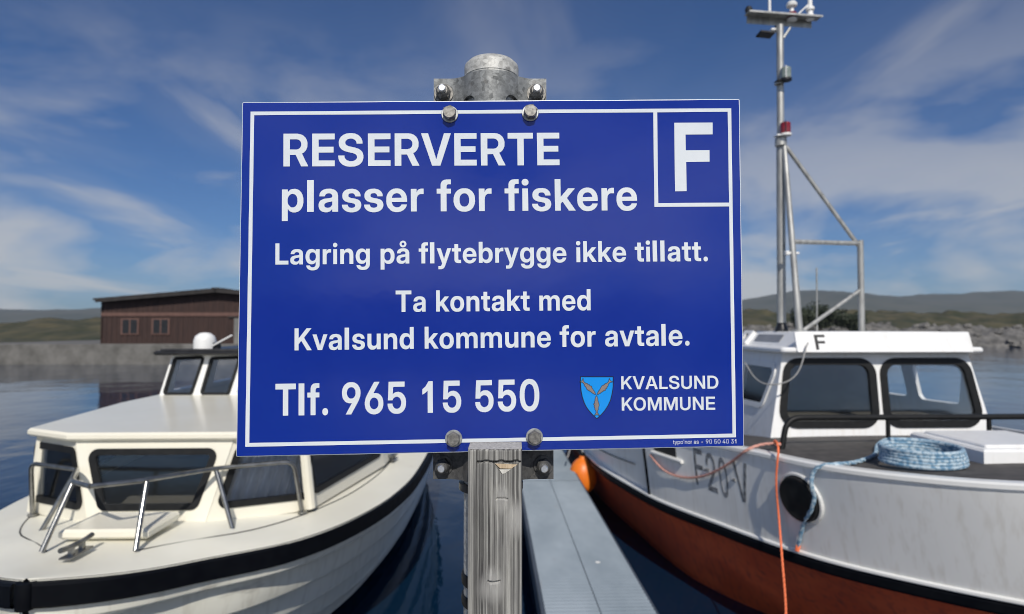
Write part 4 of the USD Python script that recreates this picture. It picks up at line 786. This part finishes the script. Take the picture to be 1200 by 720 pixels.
# orange buoy hanging between pier and hull
bc = at(683, 555, 6.6)
by = thing('fender_buoy', 'round orange fender buoy hanging between the grey pier and the red hull', 'buoy', bc - (0, 0, .2))
prof = [(0, 0), (.05, .004), (.10, .035), (.135, .09), (.145, .16), (.138, .23), (.11, .30), (.07, .345), (.04, .365), (.035, .385), (.0, .388)]
s_ = np.linspace(0, 1, 40); pz_ = PchipInterpolator(np.linspace(0, 1, len(prof)), np.array(prof)); obj('float_body', lathe(pz_(s_), 40), 'buoy_orange', by, smooth=True)
obj('eye', lathe([(0, .380), (.026, .382), (.026, .42), (.0, .425)], 20), 'black_rubber', by, smooth=30)
obj('lanyard', tube([(0, 0, .415), (-.02, .02, .5), (-.10, .03, .56), (-.16, .03, .36)], .008, 8), 'rope_grey', by, smooth=40)

# ------------------------------------------------------------------ boathouse on the quay
BH = thing('boathouse', 'dark reddish brown wooden boathouse with a grey door behind the cream boat', 'building', (-16.2, 34, 1.1))
def cladding(x0, x1, ztop, zbot, y, w=.14):
    xs = []; P = []
    n = int((x1 - x0) / w)
    for k in range(n):
        a = x0 + (x1 - x0) * k / n; b = x0 + (x1 - x0) * (k + 1) / n - .012; o = -.012 * (k % 2)
        for xx, yy in ((a, y + .015), (a, y + o), (b, y + o), (b, y + .015)): P.append([(xx, yy, zbot), (xx, yy, ztop(xx))])
    g = grid(np.array(P)); return g if g.face_normals[:, 1].mean() < 0 else flip(g)
rz = lambda x: 3.07 - .085 * abs(x) - .16
obj('wall', [cladding(-6.5, 6.2, lambda x: rz(x), -.2, 0.0), bx((-6.5, 4, 1.2), (.1, 8, 2.4)), bx((6.2, 4, 1.2), (.1, 8, 2.4)), bx((0, 8, 1.2), (12.7, .1, 2.4))], 'boathouse_wood', BH)
for s, nm in ((1, 'roof'), (-1, 'roof')):
    a = math.degrees(math.atan(.085)); obj(nm, bx((s * 3.3, 3.9, 3.07 - .085 * 3.3 - .07), (6.75, 8.9, .10), .01, rotm((0, 1, 0), s * a)), 'roof_felt', BH)
    obj('fascia', bx((s * 3.25, -.50, 3.07 - .085 * 3.25 - .17), (6.6, .05, .16), .005, rotm((0, 1, 0), s * a)), 'roof_felt', BH)
obj('ridge_cap', bx((0, 3.9, 3.05), (.5, 8.8, .06), .02), 'roof_felt', BH)
obj('trim_board', bx((-.2, -.03, 1.62), (12.6, .05, .20), .004), 'boathouse_trim', BH)
dr = obj('door', [bx((1.05 + k * .42, -.045, .52), (.40, .05, 1.78), .006) for k in range(4)], 'door_grey', BH, label='grey sliding door')
obj('door_track', bx((1.7, -.075, 1.47), (2.3, .06, .08), .006), 'roof_felt', dr)
for x in (-3.2, -4.9):
    w_ = obj('window', [bx((x, -.04, .95), (1.0, .06, .9), .006)], 'boathouse_trim', BH); obj('pane', [bx((x - .22, -.075, .95), (.36, .012, .76)), bx((x + .22, -.075, .95), (.36, .012, .76))], 'black_metal', w_)

# ------------------------------------------------------------------ dark bushes on the shore behind the fishing boat
def bush(c, r, h, n, lab, seed):
    t = thing('shore_bush', lab, 'bush', c, group='dark bushes on the rocky shore'); g = np.random.default_rng(seed)
    blobs = [(g.uniform(-.6, .6) * r, g.uniform(-.5, .5) * r, g.uniform(.35, .8) * h, g.uniform(.28, .5)) for _ in range(9)]; V = []; F = []
    for i in range(n):
        b = blobs[g.integers(len(blobs))]; d = g.normal(size=3); d /= np.linalg.norm(d); p = np.array(b[:3]) + d * b[3] * np.array([r, r, h]) * g.uniform(.55, 1.1)
        if p[2] < .05: p[2] = g.uniform(.05, .4)
        a = g.normal(size=3); a /= np.linalg.norm(a); e = np.cross(a, d); e /= np.linalg.norm(e) + 1e-9; l = g.uniform(.09, .2)
        k = len(V); V += [p - a * l, p + e * l * .45, p + a * l, p - e * l * .45]; F += [[k, k + 1, k + 2], [k, k + 2, k + 3]]
    obj('crown', trimesh.Trimesh(np.array(V), np.array(F), process=False), 'leaf_dark', t)
    for k in range(4): a = k * 1.7 + seed; obj('stem', tube([(0, 0, -.3), (.2 * math.cos(a), .2 * math.sin(a), .3 * h), (.5 * r * math.cos(a), .5 * r * math.sin(a), .7 * h)], [.06, .045, .02], 7), 'bark', t)
for px, w, zb_, zt_, lab, sd_ in ((936, 1.2, 1.6, 4.0, 'dark bush directly behind the mast leg of the fishing boat', 4), (962, 1.6, 1.6, 4.55, 'tallest dark bush, second from the mast, on the rocky shore', 5), (996, 1.5, 1.5, 4.0, 'dark rounded bush farthest right of the mast on the rocky shore', 6)):
    p = at(px, 385, 64.0); bush((p[0], p[1], zb_), w * 1.3, zt_ - zb_ - .3, 2600, lab, sd_)

# ------------------------------------------------------------------ boulders along the shore, fittings on the foredeck
def boulders(n):
    g = np.random.default_rng(11); ms = []
    for i in range(n):
        x, y = g.uniform(-40, 75), g.uniform(62.5, 74); h = float(rock_h(np.array([[x]]), np.array([[y]]))[0, 0]); r = g.uniform(.22, .75) * (1.25 if g.random() < .15 else .8)
        p = g.normal(size=(14, 3)); p = p / np.linalg.norm(p, axis=1, keepdims=True) * np.array([1, .8, .62]) * r * g.uniform(.8, 1.15, (14, 1)); m = trimesh.convex.convex_hull(p); m.apply_translation((x, y, max(h, -.2) + r * .12)); ms.append(m)
    return ms
obj('shore_boulders', boulders(520), 'shore_rock', kind='stuff', label='grey boulders heaped along the far waterline')
hatch = obj('foredeck_hatch', [roof(Polygon([(-.30, 1.02), (.30, 1.02), (.30, 1.58), (-.30, 1.58)]), 1.22, .10), bx((0, 1.3, 1.325), (.5, .46, .02), .006)], 'white_cabin_paint', RB, smooth=20)
cc = world(RB, (-.62, 1.04, 1.240)); th_ = np.linspace(0, 2 * math.pi * 5.3, 260)
obj('coiled_rope', tube(np.c_[cc[0] + (.19 - .010 * np.sin(th_ * .9)) * np.cos(th_) * (1 - .05 * (th_ / 33)), cc[1] + .18 * np.sin(th_), cc[2] + .012 + .0032 * th_ / 1.2], .012, 8), 'rope_blue', smooth=40, label='coil of blue and white rope lying on the dark foredeck', cat='rope')

# ------------------------------------------------------------------ sea air
M['air'] = usdkit.material(stage, '/World/Looks/air', {'v': ('principled_volume', {'color': (.80, .87, .97), 'density': .00018, 'anisotropy': .1})}, [], volume='v.volume')
obj('haze', bx((0, 450, 58), (6400, 3300, 124)), 'air', kind='stuff')
